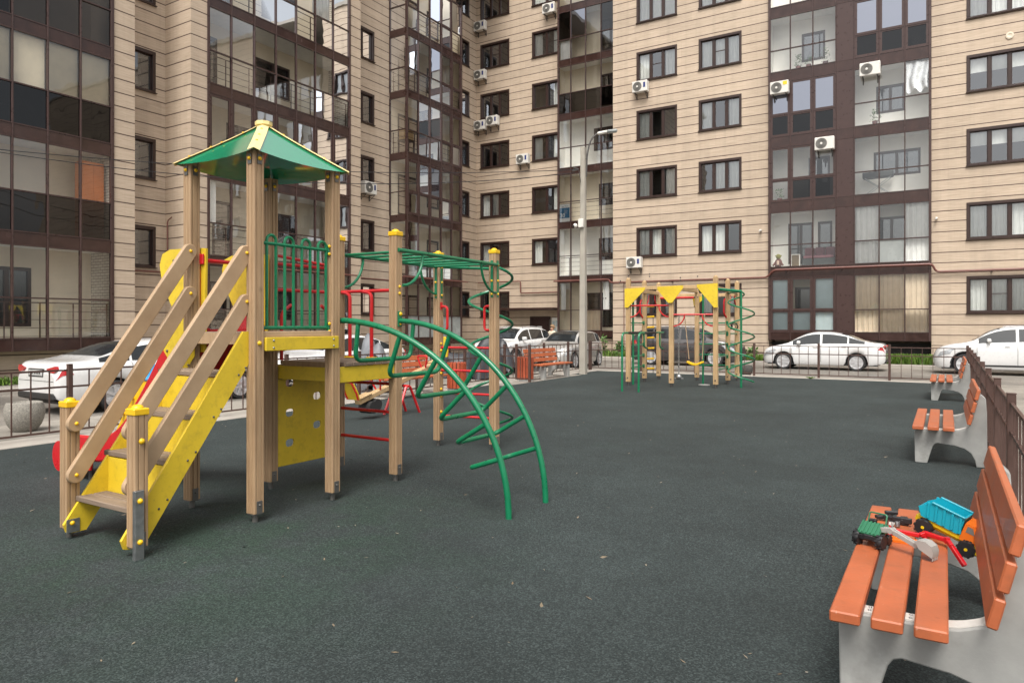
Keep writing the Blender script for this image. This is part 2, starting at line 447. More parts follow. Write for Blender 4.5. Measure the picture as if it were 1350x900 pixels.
def leafmat(name, a, b_):
    m, nt, b = new_mat(name)
    oi = nt.nodes.new('ShaderNodeNewGeometry')
    L(nt, mixc(nt, oi.outputs['Random Per Island'], a, b_), b.inputs['Base Color']); b.inputs['Roughness'].default_value = 0.55
    return m
M['grass'] = leafmat('grass_blades', (0.05,0.11,0.012), (0.13,0.21,0.03))
M['leaf'] = leafmat('plant_leaves', (0.04,0.10,0.015), (0.10,0.18,0.04))
M['pebble'] = mat('pebble_concrete', (0.25,0.235,0.205), 0.9, var=0.35, vs=45, bump=0.8, bs=70)
# ------------------------------------------------------------------ the L-shaped apartment block
# world axes follow the block: the far wing faces -Y, the side wing faces +X
BLD = thing('apartment_building', 'L-shaped beige clad apartment block with brown framed windows and glazed balconies', 'apartment building', (-12.0, 30.0, 0.0))
BLD.location = (-12.0, 30.0, 0.0)
TOP = 23.0
def pt(ax, c, u, z, d=0.0):
    """ax 'y': wall on y=c facing -Y, u is x;  ax 'x': wall on x=c facing +X, u is y;  d goes into the wall"""
    return (u, c+d, z) if ax == 'y' else (c-d, u, z)
def fbox(mb, ax, c, u0, u1, z0, z1, d0, d1, ch=0.0):
    a = pt(ax, c, u0, z0, d0); b = pt(ax, c, u1, z1, d1)
    mb.box(min(a[0],b[0]), max(a[0],b[0]), min(a[1],b[1]), max(a[1],b[1]), min(a[2],b[2]), max(a[2],b[2]), ch)
def wall(mb, ax, c, u0, u1, z0, z1, holes=(), th=0.22):
    us = sorted({u0, u1, *[q for h in holes for q in (h[0], h[1]) if u0 < q < u1]})
    zs = sorted({z0, z1, *[q for h in holes for q in (h[2], h[3]) if z0 < q < z1]})
    for i in range(len(us)-1):
        for k in range(len(zs)-1):
            uc = (us[i]+us[i+1])/2; zc = (zs[k]+zs[k+1])/2
            if any(h[0] < uc < h[1] and h[2] < zc < h[3] for h in holes): continue
            q = [pt(ax,c,us[i],zs[k]), pt(ax,c,us[i+1],zs[k]), pt(ax,c,us[i+1],zs[k+1]), pt(ax,c,us[i],zs[k+1])]
            mb.quad(*(q if ax == 'y' else q))
    for h in holes:   # reveals
        for (a, b2) in (((h[0],h[2]),(h[1],h[2])), ((h[1],h[2]),(h[1],h[3])), ((h[1],h[3]),(h[0],h[3])), ((h[0],h[3]),(h[0],h[2]))):
            mb.quad(pt(ax,c,a[0],a[1]), pt(ax,c,b2[0],b2[1]), pt(ax,c,b2[0],b2[1],th), pt(ax,c,a[0],a[1],th))
def part(mb, name, m, parent=None, **k):
    mb.keep = k.pop('keep', False)
    return mb.build(name, M[m], parent or BLD, **k)
def sheet(mb, ax, c, u0, u1, z0, z1, d, tilt=0.0):
    mb.quad(pt(ax,c,u0,z0,d+tilt), pt(ax,c,u1,z0,d), pt(ax,c,u1,z1,d), pt(ax,c,u0,z1,d+tilt))
def drape(mb, ax, c, u0, u1, z0, z1, d, amp=0.025, per=0.16):
    n = max(6, int((u1-u0)/0.03)); vs = []; ph = random.random()*6
    for i in range(n+1):
        u = u0+(u1-u0)*i/n
        w = amp*(math.sin(2*pi*u/per+ph)+0.5*math.sin(2*pi*u/(per*0.43)+2*ph))
        vs.append(pt(ax,c,u,z0,d+w)); vs.append(pt(ax,c,u,z1,d+w*0.7))
    mb.add(vs, [(2*i,2*i+2,2*i+3,2*i+1) for i in range(n)])
FR = 0.085
def window(ax, c, u0, u1, z0, z1, n, curt='', transom=(), pane='glass', sill=True):
    """one window: brown surround and sashes, glass, curtain and the dark room behind"""
    f = MB()
    fbox(f, ax,c, u0-0.03,u1+0.03, z1-0.09,z1+0.03, -0.03,0.15, 0.006)
    fbox(f, ax,c, u0-0.03,u1+0.03, z0-0.02,z0+0.05, -0.022,0.15, 0.006)
    for (a,b) in ((u0-0.03,u0+0.08),(u1-0.08,u1+0.03)):
        fbox(f, ax,c, a,b, z0+0.05,z1-0.09, -0.026,0.15, 0.006)
    if sill: fbox(f, ax,c, u0-0.05,u1+0.05, z0-0.045,z0-0.021, -0.09,0.10)
    iu0, iu1 = u0+0.08, u1-0.08; w = (iu1-iu0)/n
    for i in range(1, n):
        fbox(f, ax,c, iu0+i*w-0.055,iu0+i*w+0.055, z0+0.051,z1-0.091, 0.045,0.14, 0.005)
    g = MB()
    for i in range(n):
        a = iu0+i*w+(0.055 if i else 0.0); b = iu0+(i+1)*w-(0.055 if i < n-1 else 0.0)
        for (p,q,r_,s_) in ((a,a+0.03,z0+0.051,z1-0.091),(b-0.03,b,z0+0.051,z1-0.091)):
            fbox(f, ax,c, p,q,r_,s_, 0.075,0.13)
        fbox(f, ax,c, a+0.031,b-0.031, z1-0.125,z1-0.092, 0.075,0.13); fbox(f, ax,c, a+0.031,b-0.031, z0+0.052,z0+0.085, 0.075,0.13)
        if i in transom:
            zm = z0+(z1-z0)*0.52; fbox(f, ax,c, a+0.031,b-0.031, zm-0.015,zm+0.015, 0.08,0.125)
        sheet(g, ax,c, a+0.02,b-0.02, z0+0.07,z1-0.11, 0.105, random.uniform(-0.006,0.006))
    o = part(f, 'window', 'frame')
    part(g, 'pane', pane, o, smooth=False)
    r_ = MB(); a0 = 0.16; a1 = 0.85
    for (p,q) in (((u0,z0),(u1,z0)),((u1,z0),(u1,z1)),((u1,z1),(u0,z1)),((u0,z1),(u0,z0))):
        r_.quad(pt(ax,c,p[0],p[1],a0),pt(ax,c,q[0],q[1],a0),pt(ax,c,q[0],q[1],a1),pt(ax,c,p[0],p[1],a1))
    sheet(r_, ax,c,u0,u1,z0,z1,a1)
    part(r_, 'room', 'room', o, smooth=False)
    if curt:
        cu = MB(); t = u1-u0
        mat_ = 'curtain_b' if 'b' in curt else 'curtain'
        if 'F' in curt: drape(cu, ax,c,u0+0.02,u1-0.02,z0+0.02,z1-0.02,0.24)
        if 'L' in curt: drape(cu, ax,c,u0+0.02,u0+t*0.30,z0+0.02,z1-0.02,0.24)
        if 'R' in curt: drape(cu, ax,c,u1-t*0.30,u1-0.02,z0+0.02,z1-0.02,0.24)
        if 'M' in curt: drape(cu, ax,c,u0+t*0.36,u0+t*0.64,z0+0.02,z1-0.02,0.24)
        if 'T' in curt: drape(cu, ax,c,u0+0.02,u1-0.02,z0+(z1-z0)*0.55,z1-0.02,0.24,0.006)
        part(cu, 'curtain', mat_, o)
    return o

holes = {}
def hole(key, u0, u1, z0, z1): holes.setdefault(key, []).append((u0,u1,z0,z1))

# --- far wing, centre bay and right bay (y = 34.3)
CU = ['F','LR','F','LR','F','F','FM','L','LMR','F','F','LR']
for k in range(6):
    z0 = 2.1+3*k
    for (u0,u1,cs) in ((-13.5,-11.42,('LR','LMR','LR','L','LR','F')), (-10.27,-8.27,('LR','LM','MR','LR','F','F'))):
        hole('c', u0,u1,z0,z0+1.45)
        window('y',34.3,u0,u1,z0,z0+1.45,3,cs[k],transom=(1,) if k in (4,) else ())
    if k < 5:
        hole('r', 0.78,2.95,z0,z0+1.45)
        window('y',34.3,0.78,2.95,z0,z0+1.45,3,('F','LMR','T','T','F')[k],transom=(1,) if k==0 else ())
# --- far wing, recessed part beside the corner (y = 35.6)
for k in range(7):
    z0 = 2.1+3*k
    hole('p', -24.07,-22.06,z0,z0+1.45)
    window('y',35.6,-24.07,-22.06,z0,z0+1.45,3,('','L','LM','','b','',"")[k],transom=(1,) if k in (5,) else ())
    if k > 0:
        hole('p', -20.45,-18.62,z0,z0+1.45)
        window('y',35.6,-20.45,-18.62,z0,z0+1.45,2,('','L','R','LR','R','LR','F')[k],transom=(1,) if k in (1,5) else ())
hole('p', -20.62,-19.25,-0.1,2.08)
# --- side wing small windows
for k in range(4):
    z0 = 3.58+3*k
    hole('s1', 13.1,14.27,z0,z0+1.36); window('x',-23.2,13.1,14.27,z0,z0+1.36,1,'L')
for k in range(5):
    z0 = 2.1+3*k
    hole('s2', 23.75,25.2,z0,z0+1.40); window('x',-23.2,23.75,25.2,z0,z0+1.40,2,('L','','L','L','')[k])
for k in range(7):
    z0 = 2.1+3*k
    hole('s3', 33.5,34.8,z0,z0+1.45); window('x',-24.4,33.5,34.8,z0,z0+1.45,2,'')

w = MB()
DEPTH = 1.45
wall(w,'y',34.3,-14.84,-7.0,-0.3,TOP,holes['c'])
wall(w,'y',34.3,-0.48,30.0,-0.3,TOP,holes['r'])
w.quad((-14.84,34.3,-0.3),(-14.84,35.7,-0.3),(-14.84,35.7,TOP),(-14.84,34.3,TOP))
w.quad((-7.0,34.3,-0.3),(-7.0,35.7,-0.3),(-7.0,35.7,TOP),(-7.0,34.3,TOP))
w.quad((-0.48,34.3,-0.3),(-0.48,35.7,-0.3),(-0.48,35.7,TOP),(-0.48,34.3,TOP))
wall(w,'y',35.6,-24.4,-18.44,-0.3,TOP,holes['p'])
wall(w,'x',-24.4,30.87,35.6,-0.3,TOP,holes['s3'])
w.quad((-24.4,30.87,-0.3),(-23.2,30.87,-0.3),(-23.2,30.87,TOP),(-24.4,30.87,TOP))
wall(w,'x',-23.2,22.8,26.3,-0.3,TOP,holes['s2'])
w.quad((-23.2,22.8,-0.3),(-21.75,22.8,-0.3),(-21.75,22.8,TOP),(-23.2,22.8,TOP))
wall(w,'x',-21.75,22.18,22.8,-0.3,TOP); wall(w,'x',-21.75,14.66,15.28,-0.3,TOP)
w.quad((-21.75,22.18,-0.3),(-23.3,22.18,-0.3),(-23.3,22.18,TOP),(-21.75,22.18,TOP))
w.quad((-21.75,15.28,-0.3),(-23.3,15.28,-0.3),(-23.3,15.28,TOP),(-21.75,15.28,TOP))
wall(w,'y',14.66,-23.2,-21.75,-0.3,TOP)
wall(w,'x',-23.2,12.93,14.66,-0.3,TOP,holes['s1'])
w.quad((-23.2,12.93,-0.3),(-22.1,12.93,-0.3),(-22.1,12.93,TOP),(-23.2,12.93,TOP))
wall(w,'x',-22.1,12.26,12.93,-0.3,TOP)
w.quad((-22.1,12.26,-0.3),(-23.6,12.26,-0.3),(-23.6,12.26,TOP),(-22.1,12.26,TOP))
wall(w,'x',-22.1,-4.0,5.7,-0.3,TOP)
wall(w,'x',-22.6,5.7,12.26,-0.3,0.86)      # plinths below the balcony bays
wall(w,'x',-22.5,15.28,22.18,-0.3,0.66)
wall(w,'y',35.1,-18.44,-14.84,-0.3,0.85)
wall(w,'x',-23.2,26.3,30.87,-0.3,TOP)
part(w, 'wall', 'clad', smooth=False)
pl = MB(); wall(pl,'y',35.0,-7.0,-0.48,-0.3,0.8)
part(pl, 'plinth', 'room', smooth=False)  # dark room colour puts the shade under the overhanging bay into the plinth
rf = MB()
rf.box(-15.0,30.2,34.2,47.0,TOP,TOP+0.25); rf.box(-36.0,-15.001,35.5,47.0,TOP,TOP+0.25); rf.box(-36.0,-21.7,-4.2,35.499,TOP,TOP+0.25)
part(rf, 'roof', 'kerb', smooth=False)
bk = MB()   # far sides, so the block is a closed volume
bk.quad((30.0,34.3,-0.3),(30.0,46.9,-0.3),(30.0,46.9,TOP),(30.0,34.3,TOP)); bk.quad((30.0,46.9,-0.3),(-35.9,46.9,-0.3),(-35.9,46.9,TOP),(30.0,46.9,TOP))
bk.quad((-35.9,46.9,-0.3),(-35.9,-4.0,-0.3),(-35.9,-4.0,TOP),(-35.9,46.9,TOP)); bk.quad((-35.9,-4.0,-0.3),(-22.1,-4.0,-0.3),(-22.1,-4.0,TOP),(-35.9,-4.0,TOP))
part(bk, 'rear_wall', 'clad', smooth=False)

# --- glazed balconies
def bay(ax, c, us, k, lo, tr, hi, up, dn, rail=False, depth=1.3, m_in='plaster', thick=(), strip=(), brickR=False, brickL=False, doors=(), side=None, fr='mullion', zb=0.0):
    """one storey of a glazed balcony bay; up/dn give the pane kinds of the two rows"""
    lo += 3*k; tr += 3*k; hi += 3*k; nxt = lo+3
    f = MB(); panes = {}; n = len(us)-1
    sp = MB()
    low = lo-0.35 if k == 0 else hi-3.0     # spandrel from the top of the storey below
    fbox(sp, ax,c, us[0],us[-1], low+0.003,lo-0.003, 0.0,0.10, 0.004)
    for i,u in enumerate(us):
        w_ = 0.10 if i in (0,n) else 0.045
        a = u if i == 0 else (u-w_ if i == n else u-w_/2)
        fbox(f, ax,c, a,a+w_, low,hi, -0.028,0.09, 0.006)
    for i in range(n):
        if i in strip:
            fbox(f, ax,c, us[i]+0.026,us[i+1]-0.026, lo+0.003,hi-0.003, 0.004,0.06)
            continue
        a = us[i]+(0.10 if i == 0 else 0.024); b = us[i+1]-(0.10 if i == n-1 else 0.024)
        t = tr
        has_t = dn[i] != '-'
        fbox(f, ax,c, a,b, lo,lo+0.035, -0.015,0.07); fbox(f, ax,c, a,b, hi-0.04,hi, -0.015,0.07)
        if has_t: fbox(f, ax,c, a,b, t-0.02,t+0.02, -0.015,0.07)
        if i in thick:
            for (p,q,r1,s1) in ((a,a+0.09,lo+0.036,hi-0.041),(b-0.09,b,lo+0.036,hi-0.041)): fbox(f, ax,c,p,q,r1,s1,0.002,0.065)
            fbox(f, ax,c,a+0.091,b-0.091,hi-0.13,hi-0.041,0.002,0.065)
            if has_t: fbox(f, ax,c,a+0.091,b-0.091,t+0.021,t+0.08,0.002,0.065); fbox(f, ax,c,a+0.091,b-0.091,t-0.08,t-0.021,0.002,0.065)
            fbox(f, ax,c,a+0.091,b-0.091,lo+0.036,lo+0.12,0.002,0.065)
        for (kind, z0, z1) in ((up[i], (t+0.02 if has_t else lo+0.035), hi-0.04), (dn[i], lo+0.035, t-0.02)):
            if kind == '-': continue
            side_ = 1 if strip and i > strip[0] else 0
            mb = panes.setdefault(({'c':'clear','t':'tinted','m':'mirror','w':'clear','b':'clear','g':'clear','f':'frosted','k':'clear','o':'open','y':'clear'}[kind], side_), MB())
            if kind != 'o': sheet(mb, ax,c,a-0.005,b+0.005,z0-0.005,z1+0.005,0.03, random.uniform(-0.008,0.008))
            if kind in 'wbgyk':
                cu = panes.setdefault(({'w':'curtain','b':'curtain_b','g':'curtain_g','y':'blind','k':'curtain'}[kind], side_), MB())
                if kind == 'k': drape(cu, ax,c,a+0.02,a+(b-a)*0.45,z0,z1,0.2)
                elif kind in 'gy': sheet(cu, ax,c,a,b,z0,z1,0.14,0.01)
                else: drape(cu, ax,c,a-0.01,b+0.01,z0,z1,0.2,0.022,0.2)
    o = part(f, 'glazed_balcony', fr)
    part(sp, 'spandrel', 'spandrel', o)
    for (mn, _s), mb in panes.items():
        if not mb.f: continue
        nm = {'clear':'glazing','tinted':'dark_glazing','mirror':'reflective_glazing','frosted':'milky_glazing','curtain':'curtain','curtain_b':'beige_curtain','curtain_g':'window_film','blind':'blind'}[mn]
        part(mb, nm, mn, o, smooth=mn.startswith('curtain'))
    if rail:
        r_ = MB(); zz = lo+0.06
        for q in range(5):
            fbox(r_, ax,c, us[0]+0.12,us[-1]-0.12, zz+q*0.24,zz+q*0.24+(0.03 if q==4 else 0.014), 0.13,0.15)
        for i in range(n):
            u = us[i+1]-0.16; fbox(r_, ax,c,u,u+0.03,lo,zz+0.99,0.125,0.155)
        part(r_, 'railing', 'fence', o)
    sl = MB(); fbox(sl, ax,c, us[0]+0.01,us[-1]-0.01, low+0.02,lo-0.02, 0.102,depth+0.05)
    part(sl, 'floor_slab', 'ceiling', o, smooth=False)
    iw = MB(); d = depth; hs = []
    for (a,b,z0,z1) in doors: hs.append((a,b,lo+z0,lo+z1))
    wall(iw, ax,c+(d if ax=='y' else -d), us[0],us[-1], lo-0.02,nxt-0.02, hs, 0.1)
    part(iw, 'inner_wall', m_in, o, smooth=False)
    for flag,u in ((brickL,us[0]),(brickR,us[-1])):
        s_ = MB(); e = 0.012 if u == us[0] else -0.012
        s_.quad(pt(ax,c,u+e,lo-0.02,0.11),pt(ax,c,u+e,lo-0.02,d),pt(ax,c,u+e,nxt-0.3,d),pt(ax,c,u+e,nxt-0.3,0.11))
        part(s_, 'side_wall', 'brick' if flag else m_in, o, smooth=False)
    if doors:
        dm = MB(); dg = MB(); rm = MB()
        for (a,b,z0,z1) in doors:
            z0 += lo; z1 += lo; D = d
            fbox(dm, ax,c,a,a+0.09,z0,z1,D-0.02,D+0.08); fbox(dm, ax,c,b-0.09,b,z0,z1,D-0.02,D+0.08)
            fbox(dm, ax,c,a+0.091,b-0.091,z1-0.1,z1,D-0.02,D+0.08); fbox(dm, ax,c,a+0.091,b-0.091,z0,z0+0.1,D-0.02,D+0.08)
            if b-a > 1.0: fbox(dm, ax,c,(a+b)/2-0.06,(a+b)/2+0.06,z0+0.101,z1-0.101,D-0.015,D+0.08)
            sheet(dg, ax,c,a+0.05,b-0.05,z0+0.05,z1-0.05,D+0.04)
            sheet(rm, ax,c,a,b,z0,z1,D+0.6)
            for (p,q) in (((a,z0),(b,z0)),((b,z0),(b,z1)),((b,z1),(a,z1)),((a,z1),(a,z0))):
                rm.quad(pt(ax,c,p[0],p[1],D+0.1),pt(ax,c,q[0],q[1],D+0.1),pt(ax,c,q[0],q[1],D+0.6),pt(ax,c,p[0],p[1],D+0.6))
        part(dm, 'balcony_door', 'frame', o); part(dg, 'door_glass', 'glass', o, smooth=False); part(rm, 'room', 'room', o, smooth=False)
    return o

# side wing, nearest bay: four visible storeys
UA = [5.7,6.72,7.63,8.54,9.45,10.36,11.27,12.26]
for k,(up,dn,kw) in enumerate((
    ('ccccccc','ccccccc',dict(rail=True,brickR=True,doors=((6.6,7.4,0.1,2.2),(9.2,10.5,0.35,2.1)))),
    ('ccccccc','ttttttt',dict(brickR=True,doors=((8.3,9.6,0.3,2.2),))),
    ('cccyyyy','ttttttt',dict(doors=((8.6,9.9,0.3,2.2),),m_in='blind')),
    ('mmmmttt','ttttttt',dict(doors=((8.6,9.9,0.3,2.2),))))):
    bay('x',-22.1,UA,k,1.20,2.36,3.86,up,dn,**kw)
# side wing, middle bay: seven panes wide, five storeys
UM = [15.28+i*0.9857 for i in range(8)]
for k,(up,dn,kw) in enumerate((
    ('ccccccc','ccccccc',dict(rail=True,brickR=True,doors=((16.2,17.0,0.1,2.2),(19.0,20.3,0.8,2.1)))),
    ('kcccccw','ccccccw',dict(rail=True,brickR=True,doors=((16.4,17.2,0.1,2.2),(18.6,20.4,0.8,2.1)))),
    ('ccccccc','-------',dict(thick=range(7),brickR=True,doors=((17.0,18.2,0.3,2.2),(19.4,20.9,0.8,2.1)))),
    ('ccccccc','ccccccc',dict(rail=True,brickR=True,doors=((15.6,16.6,0.1,2.2),(18.3,20.0,0.8,2.1)))),
    ('cckccwc','ccccccc',dict(rail=True,brickR=True,doors=((16.4,17.2,0.1,2.2),(18.6,20.4,0.8,2.1)))))):
    bay('x',-21.75,UM,k,1.0,2.15,3.69,up,dn,**kw)
# side wing, far bay with its own glazed end: six storeys
UB = [26.3+i*0.914 for i in range(6)]
for k,(up,dn,rail,thick) in enumerate((('ccccc','fffff',False,()),('ccccc','ccccc',True,()),('ccmcc','ccccc',False,range(5)),('ccccc','ccccc',True,(3,4)),('cctcc','ccccc',True,(3,4)),('ccccc','ccccc',True,(3,)))):
    o = bay('x',-22.1,UB,k,0.95,2.05,3.64,up,dn,rail=rail,thick=thick,depth=1.07,doors=((26.9,28.5,0.1,2.15),(29.2,30.2,0.8,2.1)))
    lo = 0.95+3*k; hi = 3.64+3*k
    for ch in list(o.children):      # the end is glazed, so the brick side there is dropped
        if ch.name.startswith('side_wall') and abs(ch.data.vertices[0].co.y+30-26.312) < 0.05:
            bpy.data.objects.remove(ch)
    e = MB(); g = MB()
    a0, a1 = -23.19, -22.13
    fbox(e,'y',26.3,a0,a1,lo-0.31,lo-0.003,0.002,0.09); 
    for (p,q) in ((a0,a0+0.05),(a1-0.04,a1)): fbox(e,'y',26.3,p,q,lo,hi,-0.02,0.07)
    fbox(e,'y',26.3,a0+0.051,a1-0.041,lo+1.08,lo+1.12,-0.015,0.06); fbox(e,'y',26.3,a0+0.051,a1-0.041,hi-0.04,hi,-0.015,0.06)
    sheet(g,'y',26.3,a0+0.03,a1-0.03,lo+0.01,hi-0.03,0.03)
    part(e,'end_frame','mullion',o); part(g,'end_glazing','clear',o,smooth=False)
    if rail:
        r_ = MB()
        for q in range(5): fbox(r_,'y',26.3,a0+0.06,a1-0.06,lo+0.06+q*0.24,lo+0.075+q*0.24,0.12,0.135)
        fbox(r_,'y',26.3,a0+0.14,a0+0.17,lo,lo+1.06,0.115,0.14)
        part(r_,'end_railing','fence',o)
# far wing, narrow bay beside the corner: seven storeys
UP = [-18.44,-17.62,-16.72,-15.80,-14.86]
for k,(up,dn,kw) in enumerate((
    ('kcck','ccbc',dict(doors=((-17.0,-15.3,0.2,2.1),))),
    ('cccc','cccc',dict(rail=True,m_in='plaster_w',doors=((-16.3,-14.95,0.9,2.1),))),
    ('cccc','cccc',dict(rail=True,doors=((-16.3,-14.95,0.9,2.1),))),
    ('cccc','cccc',dict(m_in='plaster_w',doors=((-16.6,-14.95,0.95,2.2),))),
    ('cccc','tttt',dict(doors=((-16.2,-15.0,0.4,2.1),))),
    ('tmct','wccc',dict(doors=((-16.2,-15.0,0.4,2.1),))),
    ('cmmc','cccc',dict(doors=((-16.2,-15.0,0.4,2.1),))))):
    bay('y',34.9,UP,k,1.27,2.4,3.95,up,dn,depth=0.85,**kw)
# far wing, wide double bay: five storeys
UC = [-7.0,-6.04,-5.08,-4.125,-3.39,-2.42,-1.45,-0.48]
for k,(up,dn,kw) in enumerate((
    ('gcgxbbb','gggxbbb',dict(thick=(0,1,2),m_in='plaster',doors=((-6.0,-4.6,0.3,2.1),))),
    ('cccxwcw','cccxwfw',dict(m_in='plaster_w',doors=((-6.3,-5.2,0.2,2.1),(-5.0,-4.4,0.8,2.1),(-2.6,-1.4,0.7,2.1)))),
    ('cccxccc','cttxccc',dict(thick=(0,1,2),m_in='plaster_w',doors=((-5.4,-4.5,0.3,2.1),(-2.7,-0.9,0.9,2.0)))),
    ('mmmxccc','tttxccc',dict(thick=(0,1,2),m_in='plaster_w',doors=((-2.6,-1.5,0.7,1.9),))),
    ('cccxmmm','cccxttt',dict(thick=(4,5,6),m_in='plaster_w',doors=((-5.7,-4.7,0.6,1.9),))),
    ('cccxccc','cccxccc',dict(m_in='plaster_w')))):
    o = bay('y',34.2,UC,k,1.25,2.26,3.79,up,dn,strip=(3,),depth=1.0,**kw)

# --- entrance: door, canopy, notices
d = MB(); fbox(d,'y',35.6,-20.62,-20.5,-0.1,2.08,-0.02,0.12,0.005); fbox(d,'y',35.6,-19.37,-19.25,-0.1,2.08,-0.02,0.12,0.005); fbox(d,'y',35.6,-20.499,-19.371,1.97,2.08,-0.02,0.12)
fbox(d,'y',35.6,-20.499,-19.371,-0.1,1.969,0.05,0.11)
ed = part(d,'entrance_door','door')
h = MB(); h.tube(fillet([(-19.55,35.64,0.8),(-19.55,35.57,0.8),(-19.55,35.57,1.15),(-19.55,35.64,1.15)],0.02),0.012); part(h,'handle','steel',ed)
h = MB(); fbox(h,'y',35.6,-20.15,-19.85,1.38,1.52,0.035,0.048); part(h,'door_sign','paper',ed)
h = MB(); fbox(h,'y',35.6,-19.30,-19.2,1.1,1.9,-0.035,-0.021); part(h,'intercom','grille',ed)
h = MB()
fbox(h,'y',35.6,-22.0,-18.5,2.42,2.56,-1.25,-0.003,0.02)
part(h,'entrance_canopy','frame')
h = MB(); fbox(h,'y',35.6,-19.16,-18.72,0.6,2.0,-0.03,-0.004); nb = part(h,'notice_board','plaster_w')
h = MB()
for (u,z,w_,hh) in ((-19.12,1.55,0.16,0.26),(-18.92,1.5,0.15,0.34),(-19.1,1.15,0.2,0.3),(-18.87,1.1,0.12,0.22),(-19.08,0.75,0.28,0.26)):
    fbox(h,'y',35.6,u,u+w_,z,z+hh,-0.036,-0.031)
part(h,'notice','curtain_g',nb)
ed2 = MB(); fbox(ed2,'x',-24.4,31.9,32.95,-0.1,2.1,-0.02,0.1,0.005); part(ed2,'service_door','door')
cn = MB(); fbox(cn,'x',-24.4,31.2,33.6,2.55,2.66,-1.2,-0.003,0.02); part(cn,'side_canopy','frame')

# --- gas pipe along the far wing and the side wing
p = MB()
p.tube(fillet([(29.0,34.17,3.80),(-0.32,34.17,3.80),(-0.45,34.05,4.12),(-6.75,34.05,4.12),(-7.05,34.15,3.80),(-14.9,34.15,3.80),(-15.2,34.6,3.98),(-15.4,34.75,4.02),(-18.6,34.75,4.02)],0.15),0.045,8)
p.tube(fillet([(-18.44,35.5,3.45),(-21.0,35.5,3.45),(-21.2,35.5,3.45),(-21.2,35.5,4.15),(-24.2,35.5,4.15)],0.12),0.035,8)
p.tube([(-22.9,23.0,3.75),(-22.9,26.0,3.75)],0.03,8); p.tube([(-21.62,14.8,3.72),(-21.62,22.7,3.72)],0.03,8); p.tube([(-21.95,25.9,3.9),(-21.95,31.2,3.9)],0.035,8)
p.tube([(-23.1,12.95,3.42),(-23.1,14.6,3.42)],0.03,8)
gp = part(p,'gas_pipe','pipe')
b = MB()
for x in (7.0,4.4,1.6,-1.5,-3.9,-6.2,-9.0,-11.6,-14.0):
    y = 34.05 if -6.6 < x < -0.5 else 34.16
    b.box(x-0.03,x+0.03,y,y+0.13,(4.02 if -6.6<x<-0.5 else 3.70),(4.08 if -6.6<x<-0.5 else 3.76))
part(b,'pipe_bracket','frame',gp)
p = MB(); p.tube(fillet([(-22.95,14.58,3.6),(-22.95,14.58,5.2),(-22.7,14.58,5.3)],0.1),0.02,6); part(p,'conduit','pipe'); p = MB(); p.tube(fillet([(-13.98,34.24,0.2),(-13.98,34.24,3.4)],0.1),0.018,6); part(p,'conduit','pipe'); p = MB(); p.tube([(-14.2,34.24,0.2),(-14.2,34.24,3.8)],0.018,6); part(p,'conduit','pipe')
# small camera domes and a vent cap on the cladding
for (x,z) in ((-0.30,6.03),(-7.35,6.02)):
    h = MB(); h.box(x-0.045,x+0.045,34.15,34.297,z-0.035,z+0.035,0.01); h.tube([(x,34.16,z-0.02),(x-0.02,34.04,z-0.05)],0.035,10); part(h,'wall_camera','ac_white')
h = MB(); h.lathe([(0.14,0.0),(0.14,0.03),(0.09,0.04),(0.05,0.02)],(2.2,34.295,13.1),16,(0,-1,0)); part(h,'vent_cap','plaster')

# --- air-conditioning units: each a thing of its own
def ac_unit(ax, c, u, z, label, w_=0.80, hgt=0.56, deep=0.30, gap=0.10, badge=True):
    p0 = pt(ax,c,u,z,-gap)
    t = thing('air_conditioner', label, 'air conditioner', p0, 'air conditioners on the facades')
    b = MB(); fbox(b,ax,c,u-w_/2,u+w_/2,z,z+hgt,-gap-deep,-gap,0.02); part(b,'casing','ac_white',t)
    cc = pt(ax,c,u-0.12,z+hgt/2,-gap-deep-0.002); axd = (0,-1,0) if ax=='y' else (1,0,0)
    g = MB(); g.lathe([(0.235,0.0),(0.235,0.012),(0.20,0.014),(0.20,0.004)],cc,24,axd)
    for q in (0.17,0.13,0.09):
        g.lathe([(q,0.0),(q,0.016),(q-0.012,0.016),(q-0.012,0.0)],cc,24,axd)
    part(g,'grille','grille',t)
    g = MB(); g.lathe([(0.05,0.0),(0.05,0.02),(0.02,0.024)],cc,14,axd); part(g,'hub','ac_white',t)
    if badge:
        g = MB(); fbox(g,ax,c,u+0.20,u+0.31,z+hgt*0.35,z+hgt*0.8,-gap-deep-0.006,-gap-deep-0.001); part(g,'badge','badge',t)
    g = MB()
    for q in (-0.28,0.28):
        fbox(g,ax,c,u+q-0.02,u+q+0.02,z-0.035,z-0.002,-gap-deep+0.02,-0.004); fbox(g,ax,c,u+q-0.02,u+q+0.02,z-0.28,z-0.036,-0.04,-0.004)
        a = Vector(pt(ax,c,u+q,z-0.03,-gap-deep+0.05)); e = Vector(pt(ax,c,u+q,z-0.26,-0.03)); g.tube([a,e],0.012,6)
    part(g,'bracket','dark_steel',t)
    return t
M['badge'] = mat('badge_blue', (0.015,0.03,0.16), 0.4)
M['badge_y'] = mat('badge_yellow', (0.7,0.55,0.02), 0.4)
